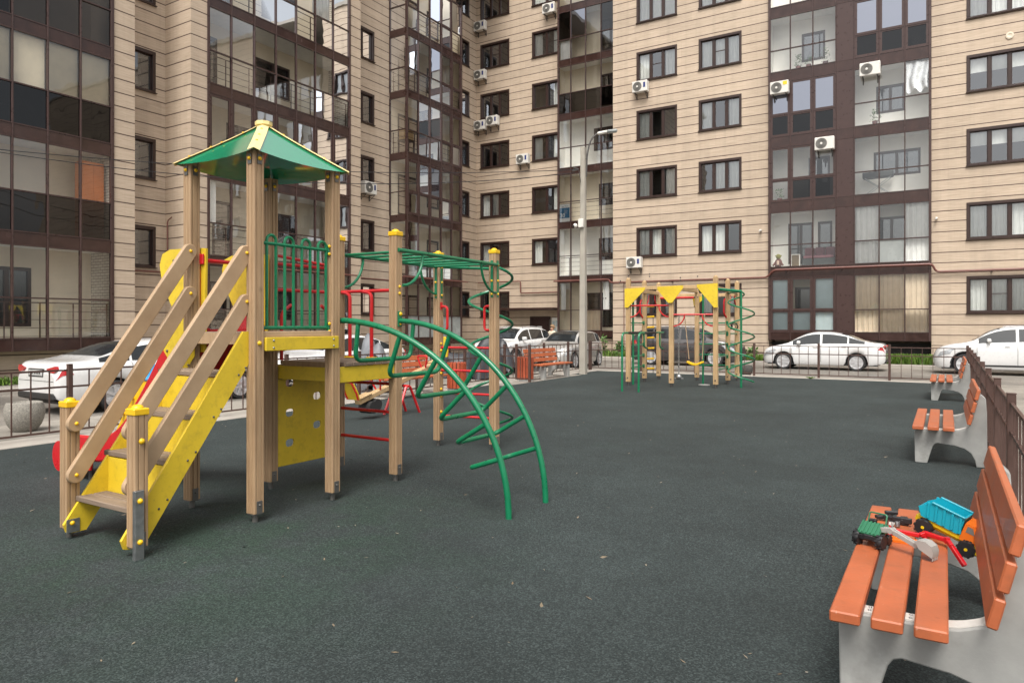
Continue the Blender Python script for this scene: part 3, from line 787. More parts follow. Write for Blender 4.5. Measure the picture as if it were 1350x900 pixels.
AC = [('y',35.6,-23.95,19.35,'uppermost white air conditioner in the column beside the inner corner'),
      ('y',35.6,-23.95,16.4,'white air conditioner by the inner corner, alone under the second window from the picture top'),
      ('y',35.6,-23.95,13.35,'left one of the paired white air conditioners beside the inner corner'),
      ('y',35.6,-23.05,13.5,'right one of the paired white air conditioners beside the inner corner'),
      ('y',35.6,-20.95,10.95,'white air conditioner left of a two-sash window, behind the overhead cables'),
      ('y',35.6,-19.2,19.3,'white air conditioner partly cut by the top of the narrow balcony bay'),
      ('y',34.3,-13.22,13.42,'white air conditioner with blue badge under the left window of the centre wall'),
      ('y',34.3,-13.55,4.5,'white air conditioner with dark badge low above the climbing frame and pipe'),
      ('x',-23.2,24.6,7.7,'white air conditioner under a small window above the green monkey bars')]
for a in AC: ac_unit(*a)
for (u,z,lab) in ((-6.45,12.15,'white air conditioner with yellow energy sticker on the brown balcony bay'),
                  (-2.75,12.3,'white air conditioner hung below blue reflecting panes on the balcony bay'),
                  (-4.55,9.35,'white air conditioner hung before black panes on the brown balcony bay')):
    o = ac_unit('y',34.2,u,z,lab,badge=False)
    if u < -6:
        g = MB(); fbox(g,'y',34.2,u+0.16,u+0.34,z+0.36,z+0.52,-0.408,-0.402); part(g,'sticker','badge_y',o)

# --- belongings on the balconies
t = thing('storage_cabinet','orange wooden cabinet standing in the left glazed balcony','cabinet',(-22.6,11.55,4.2))
g = MB(); g.box(-22.9,-22.45,11.5,12.15,4.2,6.62,0.01)
M['cab'] = mat('cabinet_orange',(0.55,0.15,0.03),0.45,var=0.1,vs=3); part(g,'carcass','cab',t)
g = MB(); g.box(-22.449,-22.44,11.52,11.82,4.25,6.57); g.box(-22.449,-22.44,11.83,12.13,4.25,6.57); part(g,'door','cab',t)
t = thing('wooden_crate','pale wooden box standing on the railing ledge of an open balcony','crate',(-22.45,26.75,10.0))
g = MB(); g.box(-22.75,-22.25,26.5,27.0,10.62,11.05,0.01); part(g,'box','wood_pale',t)
g = MB(); g.box(-22.77,-22.23,26.48,27.02,11.051,11.11,0.01); part(g,'lid','wood_pale',t)
g = MB(); g.box(-22.8,-22.2,26.45,27.05,10.56,10.619); [g.box(x-0.02,x+0.02,y-0.02,y+0.02,9.98,10.559) for x in (-22.75,-22.25) for y in (26.5,27.0)]; part(g,'stand','frame',t)
t = thing('sofa','mauve sofa with dark base on the glazed balcony above the white sedan','sofa',(-4.95,34.9,4.27))
M['mauve'] = mat('mauve_fabric',(0.25,0.11,0.13),0.85,var=0.12); M['base_d'] = mat('dark_base',(0.05,0.055,0.055),0.7)
g = MB(); g.box(-5.6,-4.2,34.55,35.2,4.27,4.62,0.03); part(g,'base','base_d',t)
g = MB(); g.box(-5.55,-4.25,34.55,35.0,4.621,4.76,0.04); part(g,'seat','mauve',t)
g = MB(); [g.box(a,a+0.42,35.0,35.18,4.70,5.16,0.05) for a in (-5.55,-5.11,-4.67)]; part(g,'cushion','mauve',t)
t = thing('crate_cabinet','small brown cabinet with white frame beside the mauve sofa','cabinet',(-6.0,34.6,4.27))
g = MB(); g.box(-6.05,-5.68,34.5,34.9,4.27,4.85,0.01); part(g,'carcass','plaster_w',t)
g = MB(); g.box(-6.02,-5.71,34.485,34.499,4.31,4.81)
M['brn'] = mat('dull_brown',(0.14,0.10,0.055),0.7); part(g,'door','brn',t)
t = thing('plush_toy','green headed plush figure in brown vest leaning on the balcony glass','plush toy',(-6.6,34.42,4.27))
M['p_g'] = mat('plush_green',(0.23,0.22,0.05),0.9); M['p_b'] = mat('plush_brown',(0.13,0.05,0.04),0.9); M['p_c'] = mat('plush_cream',(0.6,0.45,0.36),0.9)
g = MB(); g.ball((-6.6,34.45,4.48),0.17,14,10,(1,0.8,1.15)); g.tube([(-6.5,34.4,4.5),(-6.38,34.33,4.34)],[0.055,0.045],8); g.tube([(-6.7,34.4,4.5),(-6.82,34.33,4.34)],[0.055,0.045],8); g.ball((-6.52,34.38,4.33),0.07); g.ball((-6.68,34.38,4.33),0.07)
part(g,'body','p_b',t)
g = MB(); g.ball((-6.6,34.43,4.76),0.115,14,10,(1,0.9,1.05)); g.ball((-6.72,34.43,4.80),0.03); g.ball((-6.48,34.43,4.80),0.03); part(g,'head','p_g',t)
g = MB(); g.ball((-6.64,34.335,4.78),0.017); g.ball((-6.56,34.335,4.78),0.017); part(g,'eyes','black',t)
g = MB(); g.box(-6.66,-6.54,34.28,34.33,4.36,4.56,0.02); part(g,'shirt','p_c',t)
t = thing('drying_rack','folded black table with steel X legs on the white balcony','folding table',(-2.7,34.7,7.27))
g = MB(); g.box(-3.1,-1.9,34.5,34.95,8.02,8.28,0.04); part(g,'table_top','base_d',t)
g = MB(); [g.tube([(-3.0,y,7.27),(-2.0,y,8.02)],0.014,6) for y in (34.52,34.93)]; [g.tube([(-2.0,y,7.27),(-3.0,y,8.02)],0.014,6) for y in (34.52,34.93)]; part(g,'leg','steel',t)
t = thing('foil_screen','crumpled silver foil sheet taped inside a balcony pane','foil sheet',(-0.95,34.3,11.6))
g = MB()
nx,nz = 22,26
vs = [(-1.40+0.86*i/nx, 34.36+0.030*math.sin(i*0.55+0.9*math.sin(k*0.35))+0.012*random.random(), 11.5+(2.25*k/nz)-0.10*math.sin(i*0.6)*(k==0)) for k in range(nz+1) for i in range(nx+1)]
g.add(vs,[(k*(nx+1)+i,k*(nx+1)+i+1,(k+1)*(nx+1)+i+1,(k+1)*(nx+1)+i) for k in range(nz) for i in range(nx)]); part(g,'sheet','foil',t,ang=80)
# sale poster behind the glass of the narrow bay
t = thing('poster','white and blue sale poster with pale numerals hung in the narrow balcony','poster',(-18.02,34.97,7.4))
PZ = -0.36
g = MB(); g.box(-18.33,-17.70,34.97,34.985,7.33+PZ,8.65+PZ); part(g,'sheet','paper',t)
g = MB(); g.box(-18.325,-17.72,34.962,34.969,7.88+PZ,8.45+PZ); part(g,'print','paper_blue',t)
g = MB()
for (u,z,w_,hh) in ((-18.2,8.50,0.12,0.035),(-18.02,8.52,0.06,0.045),(-17.92,8.52,0.13,0.03),(-18.05,8.25,0.22,0.025),(-18.05,8.18,0.16,0.025)): g.box(u,u+w_,34.960 if z<8.47 else 34.965,34.968 if z>8.47 else 34.9615,z+PZ,z+PZ+hh)
M['paper_d'] = mat('print_grey',(0.25,0.30,0.36),0.6)
part(g,'lettering','paper_d',t)
cu = bpy.data.curves.new('numerals','FONT'); cu.body = '30'; cu.size = 0.30; cu.extrude = 0.002; cu.offset = 0.006
to = bpy.data.objects.new('tmp_text', cu); COL.objects.link(to); bpy.context.view_layer.update()
me = bpy.data.meshes.new_from_object(to.evaluated_get(bpy.context.evaluated_depsgraph_get())); bpy.data.objects.remove(to); me.name = 'numerals'
me.materials.clear(); me.materials.append(M['paper'])
no = bpy.data.objects.new('numerals', me); COL.objects.link(no); no.parent = t
no.location = (-0.28,-0.012,0.53+PZ); no.rotation_euler = (pi/2,0,0)
# potted plants and odds and ends behind the clear panes
def pot_plant(x, y, z, label, h=0.45, r=0.16, seed=0):
    rn = random.Random(seed)
    t = thing('potted_plant', label, 'potted plant', (x,y,z), 'potted plants on the balconies')
    g = MB(); g.lathe([(r*0.5,0),(r*0.65,0.18),(r*0.68,0.2),(r*0.5,0.19)],(x,y,z),12); part(g,'pot','pipe',t)
    g = MB()
    for i in range(70):
        th = rn.random()*2*pi; q = r*rn.random()**0.5*1.3; zz = z+0.2+h*rn.random()
        k = 0.06+0.05*rn.random(); c = Vector((x+q*math.cos(th)*(1.1-(zz-z)/(h+0.5)), y+q*math.sin(th)*0.6, zz))
        d1 = Vector((rn.uniform(-1,1),rn.uniform(-1,1),rn.uniform(-0.3,1))).normalized(); d2 = d1.orthogonal().normalized()
        g.quad(c-d2*k*0.3, c+d1*k*0.6-d2*k*0.05, c+d1*k*1.3, c+d1*k*0.6+d2*k*0.35)
    part(g,'foliage','leaf',t,smooth=False,keep=True)
for i,(x,y,z,h,lab) in enumerate((
    (-5.75,34.55,13.27,0.55,'conical green plant left of a wider one behind upper balcony glass'),
    (-5.3,34.55,13.27,0.35,'small bushy plant in the middle of the upper balcony plants'),
    (-4.6,34.55,13.27,0.6,'tallest potted plant beside the brown strip on the upper balcony'),
    (-2.6,34.5,10.27,0.5,'leafy potted plant under the pink balcony wall beside foil'),
    (-6.55,34.5,7.27,0.42,'low potted plant at the corner of the balcony with dark panes'),
    (-22.4,29.3,12.98,0.5,'green plant on the railing of the far bay balcony'),
    (-22.35,26.75,0.98,0.8,'tall dark plant behind ground floor glass of the far bay'))):
    pot_plant(x,y,z,lab,h,0.18,i)
# ------------------------------------------------------------------ play equipment
def bolt(mb, c, ax, r=0.014):
    mb.dome(c, r, r*0.9, 8, 3, ax)
def post_prof(w):
    h = w/2; g = 0.011; q = 0.0055; p = []
    side = [(-h+0.006,-h),(-0.026,-h),(-0.026+q,-h+g),(-0.026+2*q,-h),(0.016,-h),(0.016+q,-h+g),(0.016+2*q,-h),(h-0.006,-h)]
    for k in range(4):
        c, s = (1,0,-1,0)[k], (0,1,0,-1)[k]
        p += [(x*c-y*s, x*s+y*c) for x,y in side]
    return p
M['foot_steel'] = mat('foot_steel',(0.17,0.165,0.155),0.45,0.6)
def play_post(parent, x, y, z1, cap='yellow_cap', w=0.10, z0=0.075, bolts=()):
    m = MB(); m.prism(post_prof(w), lambda u,v,t: (x+u,y+v,t), z0, z1)
    p = m.build('post', M['wood'], parent)
    f = MB(); f.cyl((x,y,-0.02),(x,y,z0+0.02),0.024,n=10); f.box(x+w/2+0.001,x+w/2+0.006,y-0.028,y+0.028,z0-0.005,z0+0.10,0.002)
    f.box(x-0.045,x+0.045,y-0.045,y+0.045,z0-0.012,z0-0.002)
    bolt(f,(x+w/2+0.006,y,z0+0.065),(1,0,0),0.010)
    f.build('foot', M['foot_steel'], p)
    if cap:
        c = MB(); h = w/2+0.006
        c.box(x-h,x+h,y-h,y+h,z1-0.012,z1+0.035,0.006)
        c.dome((x,y,z1+0.034),0.042,0.028,12,4)
        c.build('cap', M[cap], p)
    return p
TOW = thing('play_structure','large wooden play tower with green roof, yellow stairs, red slide and green climbing bars','play structure',(-5.2,4.2,0))
PF, PR, PL, PB = (-4.785,3.80), (-4.785,4.65), (-5.625,3.80), (-5.625,4.65)
for (x,y) in (PF,PR,PL,PB): play_post(TOW,x,y,3.02,None)
PA, PA2, PBb, PC = (-4.81,5.55), (-5.62,5.55), (-5.74,7.48), (-4.92,7.58)
for (x,y) in (PA,PBb,PC): play_post(TOW,x,y,2.52)
play_post(TOW,PA2[0],PA2[1],2.52)
for (x,y) in ((-5.645,2.80),(-4.755,2.80)): play_post(TOW,x,y,0.99)
# steel corner bracket on the near stair post
m = MB(); m.box(-4.704,-4.672,2.735,2.80,0.0,0.47,0.002); b = m.build('corner_bracket',M['steel'],TOW)
m = MB(); bolt(m,(-4.671,2.77,0.40),(1,0,0),0.02); bolt(m,(-4.671,2.77,0.12),(1,0,0),0.02); m.build('bolt',M['yellow_cap'],b)
# roof: four bent sheets, ridge strips, cap
cx, cy, hs, zc, za = -5.205, 4.225, 0.525, 3.00, 3.405
co = [(cx-hs,cy-hs),(cx+hs,cy-hs),(cx+hs,cy+hs),(cx-hs,cy+hs)]
for i in range(4):
    a = co[i]; b_ = co[(i+1)%4]; m = MB(); nu, nv = 12, 8; vs = []
    for v in range(nv+1):
        t = v/nv
        for u in range(nu+1):
            s = u/nu
            ex, ey = a[0]+(b_[0]-a[0])*s, a[1]+(b_[1]-a[1])*s
            sag = 0.032*4*s*(1-s)*t*t
            tt = 0.04+0.96*t
            vs.append((cx+(ex-cx)*tt, cy+(ey-cy)*tt, za+(zc-za)*(tt**0.92)-sag))
    fs = [(v*(nu+1)+u, v*(nu+1)+u+1, (v+1)*(nu+1)+u+1, (v+1)*(nu+1)+u) for v in range(nv) for u in range(nu)]
    m.add(vs,fs); m.build('roof_panel',M['green_sheet'],TOW)
    # ridge strip along corner a
    s_ = MB(); bl = MB(); d = Vector((a[0]-cx,a[1]-cy,0)).normalized(); side = Vector((-d.y,d.x,0))
    for k in range(8):
        t0, t1 = 0.05+0.955*k/8, 0.05+0.955*(k+1)/8
        p0 = Vector((cx+(a[0]-cx)*t0, cy+(a[1]-cy)*t0, za+(zc-za)*(t0**0.92)+0.012)); p1 = Vector((cx+(a[0]-cx)*t1, cy+(a[1]-cy)*t1, za+(zc-za)*(t1**0.92)+0.012))
        for q in (-1,1):
            w0 = side*q*0.048 + Vector((0,0,-0.022))
            s_.quad(p0,p1,p1+w0,p0+w0)
        if k in ((1,3,5) if i != 0 else (1,3,4,6)):
            for q in ((-1,1) if i == 0 else (0,)): bolt(bl,(p0+p1)/2+side*q*0.026+Vector((0,0,-0.012 if q else -0.004)),(0,0,1),0.012)
    so = s_.build('ridge_strip',M['cream'],TOW); bl.build('bolt',M['yellow_cap'],so)
m = MB(); m.lathe([(0.0,-0.03),(0.06,-0.03),(0.075,-0.022),(0.075,0.008),(0.04,0.016),(0.0,0.020)],(cx,cy,za+0.0),8); m.build('roof_cap',M['cream'],TOW)
m = MB(); RB = []
for (x,y) in (PF,PR,PL,PB):
    for (dx,dy) in ((1,0),(0,-1)):
        m.box(x+dx*0.054-0.018*(dy!=0)-0.003,x+dx*0.054+0.018*(dy!=0)+0.003,y+dy*0.054-0.018*(dx!=0)-0.003,y+dy*0.054+0.018*(dx!=0)+0.003,2.90,2.98); rb = m.build('roof_bracket',M['foot_steel'],TOW); m = MB(); bolt(m,(x+dx*0.057,y+dy*0.057,2.945),(dx,dy,0),0.018); m.build('bolt',M['yellow_cap'],rb); m = MB()
# upper deck and lower deck
def deck(x0,x1,y0,y1,z,nm):
    m = MB(); n = 8
    for i in range(n):
        a = y0+(y1-y0)*i/n; b = y0+(y1-y0)*(i+1)/n
        m.box(x0,x1,a+0.004,b-0.004,z-0.035,z,0.004)
    return m.build(nm,M['tread'],TOW)
deck(-5.57,-4.84,3.76,4.72,1.54,'upper_deck'); deck(-5.66,-4.765,4.79,5.60,1.245,'lower_deck')
m = MB(); m.box(-4.835,-4.745,3.853,4.597,1.475,1.50); m.box(-5.57,-4.84,3.73,3.757,1.44,1.535); m.box(-5.57,-4.84,4.722,4.75,1.43,1.535,0.003); m.box(-4.825,-4.75,3.854,4.596,1.50,1.545,0.004); m.box(-5.58,-4.83,4.735,4.785,1.12,1.25,0.004); m.build('deck_edge',M['wood_h'],TOW)
m = MB(); m.box(-4.742,-4.718,3.855,4.665,1.385,1.497,0.004); f1 = m.build('fascia',M['yellow'],TOW)
m = MB(); [bolt(m,(-4.717,y,z),(1,0,0),0.010) for y in (3.93,4.60) for z in (1.41,1.47)]; m.build('bolt',M['steel'],f1)
m = MB(); m.box(-5.57,-4.84,4.70,4.722,1.07,1.20,0.004); m.build('fascia',M['yellow'],TOW)
m = MB(); m.box(-4.80,-4.778,4.705,5.498,1.06,1.207,0.004); m.build('fascia',M['yellow'],TOW)
m = MB(); m.box(-5.66,-5.64,4.705,5.498,1.06,1.207,0.004); m.build('fascia',M['yellow'],TOW)
# climbing panel with hand holes
def panel_with_holes(name, x, y0, y1, z0, z1, th, hs_, mat_):
    ys = [y0]+sorted({q for h in hs_ for q in (h[0]-h[2],h[0]+h[2])})+[y1]
    me_o = MB(); me_o.box(x-th/2,x+th/2,y0,y1,z0,z1,0.004); o = me_o.build(name,mat_,TOW)
    cut = MB()
    for (hy,hz,rw,rh) in hs_:
        poly = []
        for k in range(20):
            t = 2*pi*k/20; ex = 0.72
            c_, s_ = math.cos(t), math.sin(t)
            poly.append((hy+rw*math.copysign(abs(c_)**ex,c_), hz+rh*math.copysign(abs(s_)**ex,s_)))
        cut.prism(poly,lambda u,v,t:(x+t,u,v),-th,th)
    c = cut.build('tmp_cut',mat_,TOW)
    md = o.modifiers.new('holes','BOOLEAN'); md.object = c; md.operation = 'DIFFERENCE'; md.solver = 'EXACT'
    bpy.context.view_layer.update()
    me = bpy.data.meshes.new_from_object(o.evaluated_get(bpy.context.evaluated_depsgraph_get()))
    me.polygons.foreach_set('use_smooth',[False]*len(me.polygons))
    o.modifiers.clear(); o.data = me; me.name = name; bpy.data.objects.remove(c)
    return o
panel_with_holes('climbing_panel',-5.60,4.71,5.50,0.20,1.06,0.02,
    [(4.86,1.02,0.055,0.04),(5.22,0.86,0.055,0.04),(4.86,0.72,0.055,0.04),(5.22,0.56,0.055,0.04),(4.86,0.42,0.055,0.04),(5.22,0.30,0.03,0.02)][:5],M['yellow'])
# stairs
def sloped(nm,x0,x1,poly,mt): m = MB(); m.prism(poly,lambda u,v,t:(t,u,v),x0,x1); return m.build(nm,mt,TOW)
slope = 1.37
strp = [(2.74,0.055),(2.78,0.045),(2.88,0.045),(3.79,1.33),(3.79,1.545),(3.705,1.545),(2.72,0.115)]
for (a,b_) in ((-5.592,-5.566),(-4.834,-4.808)):
    s_ = sloped('stringer',a,b_,strp,M['yellow'])
    m = MB()
    for z in (0.31,0.62,0.92,1.23):
        for dz in (0.0,0.09):
            y = 2.80+(z+dz-0.08)/slope; bolt(m,(b_+0.001,y+0.02,z-0.03+dz*0.6),(1,0,0),0.009)
    m.build('screw',M['dark_steel'],s_)
    if a < -5:
        m = MB(); m.box(b_+0.001,b_+0.007,2.735,2.83,0.05,0.15,0.002); m.build('end_plate',M['steel'],s_)
        m = MB(); bolt(m,(b_+0.008,2.775,0.12),(1,0,0),0.018); m.build('bolt',M['yellow_cap'],s_)
for z in (0.31,0.62,0.92,1.23):
    y = 2.72+(z-0.08)/slope
    m = MB(); m.box(-5.63,-4.836,y-0.07,y+0.035,z-0.042,z,0.006); m.box(-5.63,-4.836,y+0.042,y+0.15,z-0.042,z,0.006); m.build('tread',M['tread'],TOW)
for z in (0.31,0.62,0.92):
    y = 2.72+(z-0.08)/slope
    m = MB(); m.box(-5.565,-4.835,y+0.155,y+0.173,z-0.04,z+0.262); m.build('riser',M['yellow'],TOW)
def rail_plank(x0,x1,p0,p1,w):
    p0 = Vector(p0); p1 = Vector(p1); d = (p1-p0).normalized(); n = Vector((-d.y,d.x)); poly = []
    for (c,s0) in ((p0,pi/2),(p1,-pi/2)):
        for k in range(11):
            t = s0+pi*k/10; q = c+(d*math.cos(t)+n*math.sin(t))*w/2; poly.append((q.x,q.y))
    m = MB(); e = 0.006
    m.prism(poly,lambda u,v,t:(t,u,v),x0+e,x1-e)
    inner = [((c_[0]),(c_[1])) for c_ in poly]
    cxy = (p0+p1)/2
    def shr(q):
        v = Vector(q); base = p0 if (v-p0).dot(d) < 0 else (p1 if (v-p1).dot(d) > 0 else p0+d*(v-p0).dot(d)); r = v-base
        return tuple(base+r*(1-e/(w/2)))
    sm = [shr(q) for q in poly]; n_ = len(poly)
    for (xa,xb) in ((x0+e,x0),(x1-e,x1)):
        vs = [(xa,*q) for q in poly]+[(xb,*q) for q in sm]
        m.add(vs,[(i,(i+1)%n_,n_+(i+1)%n_,n_+i) for i in range(n_)]+[tuple(range(n_,2*n_))])
    o = m.build('handrail',M['wood_h'],TOW)
    m = MB(); [bolt(m,(x1,c.x,c.y),(1,0,0),0.015) for c in (p0,p1)]; m.build('bolt',M['yellow_cap'],o)
for (x0,x1) in ((-5.59,-5.548),(-4.852,-4.81)):
    rail_plank(x0,x1,(2.80,0.86),(3.74,2.235 if x0<-5 else 2.18),0.125); rail_plank(x0,x1,(2.80,0.475),(3.74,1.87 if x0<-5 else 1.785),0.125)
m = MB(); bolt(m,(-4.704,2.80,0.80),(1,0,0),0.022); bolt(m,(-4.733,3.80,1.45),(1,0,0),0.02); m.build('bolt',M['yellow_cap'],TOW)
# slide
prof = [(-5.64,1.56),(-5.80,1.52),(-5.98,1.33),(-6.22,1.03),(-6.47,0.74),(-6.72,0.49),(-6.98,0.33),(-7.28,0.265),(-7.65,0.25),(-8.02,0.25)]
pr = []
for i in range(len(prof)-1):
    p0 = prof[max(i-1,0)]; p1 = prof[i]; p2 = prof[i+1]; p3 = prof[min(i+2,len(prof)-1)]
    for k in range(4):
        t = k/4
        pr.append(tuple(0.5*((2*p1[j])+(-p0[j]+p2[j])*t+(2*p0[j]-5*p1[j]+4*p2[j]-p3[j])*t*t+(-p0[j]+3*p1[j]-3*p2[j]+p3[j])*t**3) for j in (0,1)))
pr.append(prof[-1])
m = MB()
n = len(pr); sec = [(3.90,0.21),(3.885,0.19),(3.885,-0.03),(3.90,-0.05),(4.48,-0.05),(4.495,-0.03),(4.495,0.19),(4.48,0.21),(4.455,0.20),(4.43,0.02),(4.38,0.0),(4.00,0.0),(3.95,0.02),(3.925,0.20)]
vs = []
for i,(a,z) in enumerate(pr):
    a0,z0 = pr[max(i-1,0)]; a1,z1 = pr[min(i+1,n-1)]; d = Vector((a1-a0,z1-z0)).normalized(); nn = Vector((d.y,-d.x))
    if nn.y < 0: nn = -nn
    endf = min(1.0,(n-1-i)/5+0.25)
    for (y,h) in sec: vs.append((a+nn.x*h*endf, y, z+nn.y*h*(endf if h > 0 else 1)))
q = len(sec); fs = [(i*q+k,i*q+(k+1)%q,(i+1)*q+(k+1)%q,(i+1)*q+k) for i in range(n-1) for k in range(q)]+[tuple(range(q)),tuple((n-1)*q+k for k in range(q))]
m.add(vs,fs); sl = m.build('slide',M['red_plastic'],TOW)
m = MB()
m.prism([(-8.02+0.13*math.cos(t),0.21+0.16*math.sin(t)) for t in [pi/2+pi*k/12 for k in range(13)]]+[(-7.4,0.12),(-7.35,0.30)],lambda u,v,t:(u,t,v),3.865,3.884); m.build('slide_end',M['red_plastic'],sl); m = MB(); m.prism([(-8.02+0.13*math.cos(t),0.21+0.16*math.sin(t)) for t in [pi/2+pi*k/12 for k in range(13)]]+[(-7.4,0.12),(-7.35,0.30)],lambda u,v,t:(u,t,v),4.496,4.515)
m.build('slide_end',M['red_plastic'],sl)
m = MB(); [m.tube([(-7.55,y,0.22),(-7.55,y,-0.02)],0.022) for y in (3.95,4.43)]; m.build('slide_leg',M['dark_steel'],sl)
fin = [(-5.515,2.27),(-5.75,2.285),(-6.05,2.285),(-6.16,2.25),(-6.20,2.15),(-6.17,2.02),(-6.07,1.85),(-6.00,1.74),(-6.0,1.66),(-6.06,1.56),(-6.14,1.45),(-6.14,1.36),(-6.07,1.29),(-5.95,1.28),(-5.72,1.36),(-5.535,1.36)]
for y in (3.862,4.522):
    m = MB(); m.prism(fin,lambda u,v,t:(u,t,v),y,y+0.02); fo = m.build('side_fin',M['yellow'],TOW)
    m = MB(); [bolt(m,(u,y-0.001,v),(0,-1,0),0.014) for u,v in ((-5.98,2.18),(-6.08,1.36),(-5.98,1.36))]; m.build('bolt',M['dark_steel'],fo)
m = MB(); m.tube([(-5.60,3.865,2.17),(-5.60,4.54,2.17)],0.018); m.tube([(-5.60,3.853,1.56),(-5.60,3.853,2.24)],0.014); m.box(-5.58,-5.53,3.84,3.858,2.13,2.22,0.004); m.build('grab_bar',M['red'],TOW)
m = MB(); m.prism([(-5.72+0.17*math.cos(t),1.55+0.17*math.sin(t)) for t in [pi*k/12 for k in range(13)]],lambda u,v,t:(u,t,v),4.49,4.515); m.build('slide_hump',M['red_plastic'],TOW)
# green hoop railing
m = MB(); X = -4.785; r = 0.0135
m.tube([(X,3.83,2.275),(X,4.62,2.275)],0.0155); m.tube([(X,3.83,1.575),(X,4.62,1.575)],0.0155)
ys = [3.915+i*0.0935 for i in range(8)]
for i in range(0,8,2):
    a,b_ = ys[i],ys[i+1]; c = (a+b_)/2; h = (b_-a)/2
    arc = [(X,c-h*math.cos(pi*k/10),2.30+h*math.sin(pi*k/10)) for k in range(11)]
    m.tube([(X,a,1.575)]+arc+[(X,b_,1.575)],r)
gr = m.build('hoop_railing',M['green'],TOW)
for y in (3.865,4.598):
    for z in (2.275,1.575):
        m = MB(); m.box(X-0.02,X+0.02,y-0.016,y+0.002,z-0.05,z+0.05,0.004); m.build('railing_plate',M['green'],gr)
for z in (2.31,2.24,1.61,1.54):
    m = MB(); bolt(m,(X+0.021,4.59,z),(1,0,0),0.016); m.build('bolt',M['yellow_cap'],gr)
# red rails of the lower deck
X2 = -5.60
m = MB(); m.tube([(X2,4.70,1.945),(X2,5.50,1.945)],0.017); m.tube([(X2,4.70,2.20),(X2,5.50,2.20)],0.017); m.tube([(X2,4.70,2.28),(X2+0.02,5.50,2.215)],0.015)
for y in (4.76,5.40): m.tube(fillet([(X2,y,1.25),(X2,y,1.72),(X2,y+(0.12 if y<5 else -0.12),1.80)],0.06),0.017)
m.build('side_rail',M['red'],TOW)
m = MB(); Y = 5.55
m.tube([(-5.57,Y,1.955),(-4.86,Y,1.955)],0.018)
for (a,s_) in ((-5.44,1),(-5.13,1)):
    m.tube(fillet([(a,Y-0.01,1.25),(a,Y-0.01,1.93),(a-0.12,Y-0.01,1.95)],0.07),0.019)
er = m.build('end_rail',M['red'],TOW)
m = MB(); [m.box(a-0.05,a+0.05,Y-0.05,Y+0.03,1.246,1.262,0.006) for a in (-5.44,-5.13)]; [bolt(m,(-4.757,5.55,z),(1,0,0),0.017) for z in (1.99,1.92)]; m.build('flange',M['yellow_cap'],er)
for z in (0.41,0.70,0.99):
    m = MB(); m.tube([(-5.57,Y,z),(-4.86,Y,z)],0.017); m.build('ladder_rung',M['red'],TOW)
# green arched climber
def arc_pt(y0,y1,th): return Vector((-4.80+1.73*math.sin(th), y0+(y1-y0)*math.sin(th), 1.64*math.cos(th)))
def rail_pt(k,th): return arc_pt(*((4.74,4.95) if k == 0 else (5.55,5.58)),th)
for k in (0,1):
    m = MB(); m.tube([rail_pt(k,pi/2*i/28) for i in range(29)]+[rail_pt(k,pi/2)+Vector((0.01,0,-0.04))],0.027,12); m.build('arch_rail',M['green'],TOW)
for i,(th,dp) in enumerate(((0.13,0.36),(0.40,0.40),(0.65,0.42),(0.88,0.40),(1.08,0.38),(1.27,0.34))):
    a = rail_pt(0,th); b_ = rail_pt(1,th)
    c = Vector((-4.80,0,0)); inw = Vector((-math.sin(th)*0.9,0,-math.cos(th)*1.0)).normalized()
    m = MB(); m.tube(fillet([a,a+inw*dp,b_+inw*dp,b_],0.09,6),0.0215,10); m.build('rung',M['green'],TOW)
m = MB(); m.box(-4.76,-4.745,5.52,5.58,1.58,1.74,0.003); m.build('arch_plate',M['green'],TOW)
m = MB(); bolt(m,(-4.743,5.55,1.71),(1,0,0),0.022); bolt(m,(-4.743,5.55,1.61),(1,0,0),0.016); m.build('bolt',M['yellow_cap'],TOW)
# green monkey bars
zt = 2.365
for (p,q) in ((PA,PC),(PA2,PBb)):
    p = Vector((*p,zt)); q = Vector((*q,zt)); d = (q-p).normalized(); m = MB(); s_ = 0.052 if q.x > -5.3 else 0.0
    off = Vector((s_,0,0)); m.tube([p+off-d*0.02,q+off+d*0.02],0.021,10)
    for (o_,dd) in ((p,d),(q,-d)):
        m.tube([o_+off+dd*(0.05+0.36*math.sin(t))+Vector((0,0,-0.36*math.cos(t))) for t in [pi/2*k/8 for k in range(9)]],0.016,8)
    m.build('overhead_rail',M['green'],TOW)
for i in range(7):
    t = 0.06+0.88*i/6; a = Vector((*PA,zt))*(1-t)+Vector((*PC,zt))*t; b_ = Vector((*PA2,zt))*(1-t)+Vector((*PBb,zt))*t
    m = MB(); m.tube([a+Vector((0.05,0,0)),b_],0.015,8); m.build('overhead_bar',M['green'],TOW)
for (x,y) in (PBb,PC):
    m = MB(); m.box(x-0.02 if y<7.5 else x-0.02,x+0.02,y-0.058,y-0.052,1.95,2.42,0.002) ; m.box(x+0.052,x+0.058,y-0.022,y+0.022,1.95,2.42,0.002); pl_ = m.build('post_plate',M['green'],TOW)
    m = MB(); [bolt(m,(x+0.059,y,z),(1,0,0),0.016) for z in (2.36,2.16,1.99)]; [bolt(m,(x,y-0.059,z),(0,-1,0),0.016) for z in (2.36,2.16,1.99)]; m.build('bolt',M['yellow_cap'],pl_)
for z in (0.40,0.70,1.0,1.30):
    m = MB(); m.tube([(PBb[0]+0.05,PBb[1],z),(PC[0]-0.05,PC[1],z)],0.016); lr = m.build('ladder_rung',M['red'],TOW)
    m = MB(); bolt(m,(PBb[0]+0.052,PBb[1]-0.01,z+0.05),(1,0,0),0.02); bolt(m,(PBb[0]+0.052,PBb[1]-0.01,z-0.04),(1,0,0),0.02); m.build('bolt',M['yellow_cap'],lr)
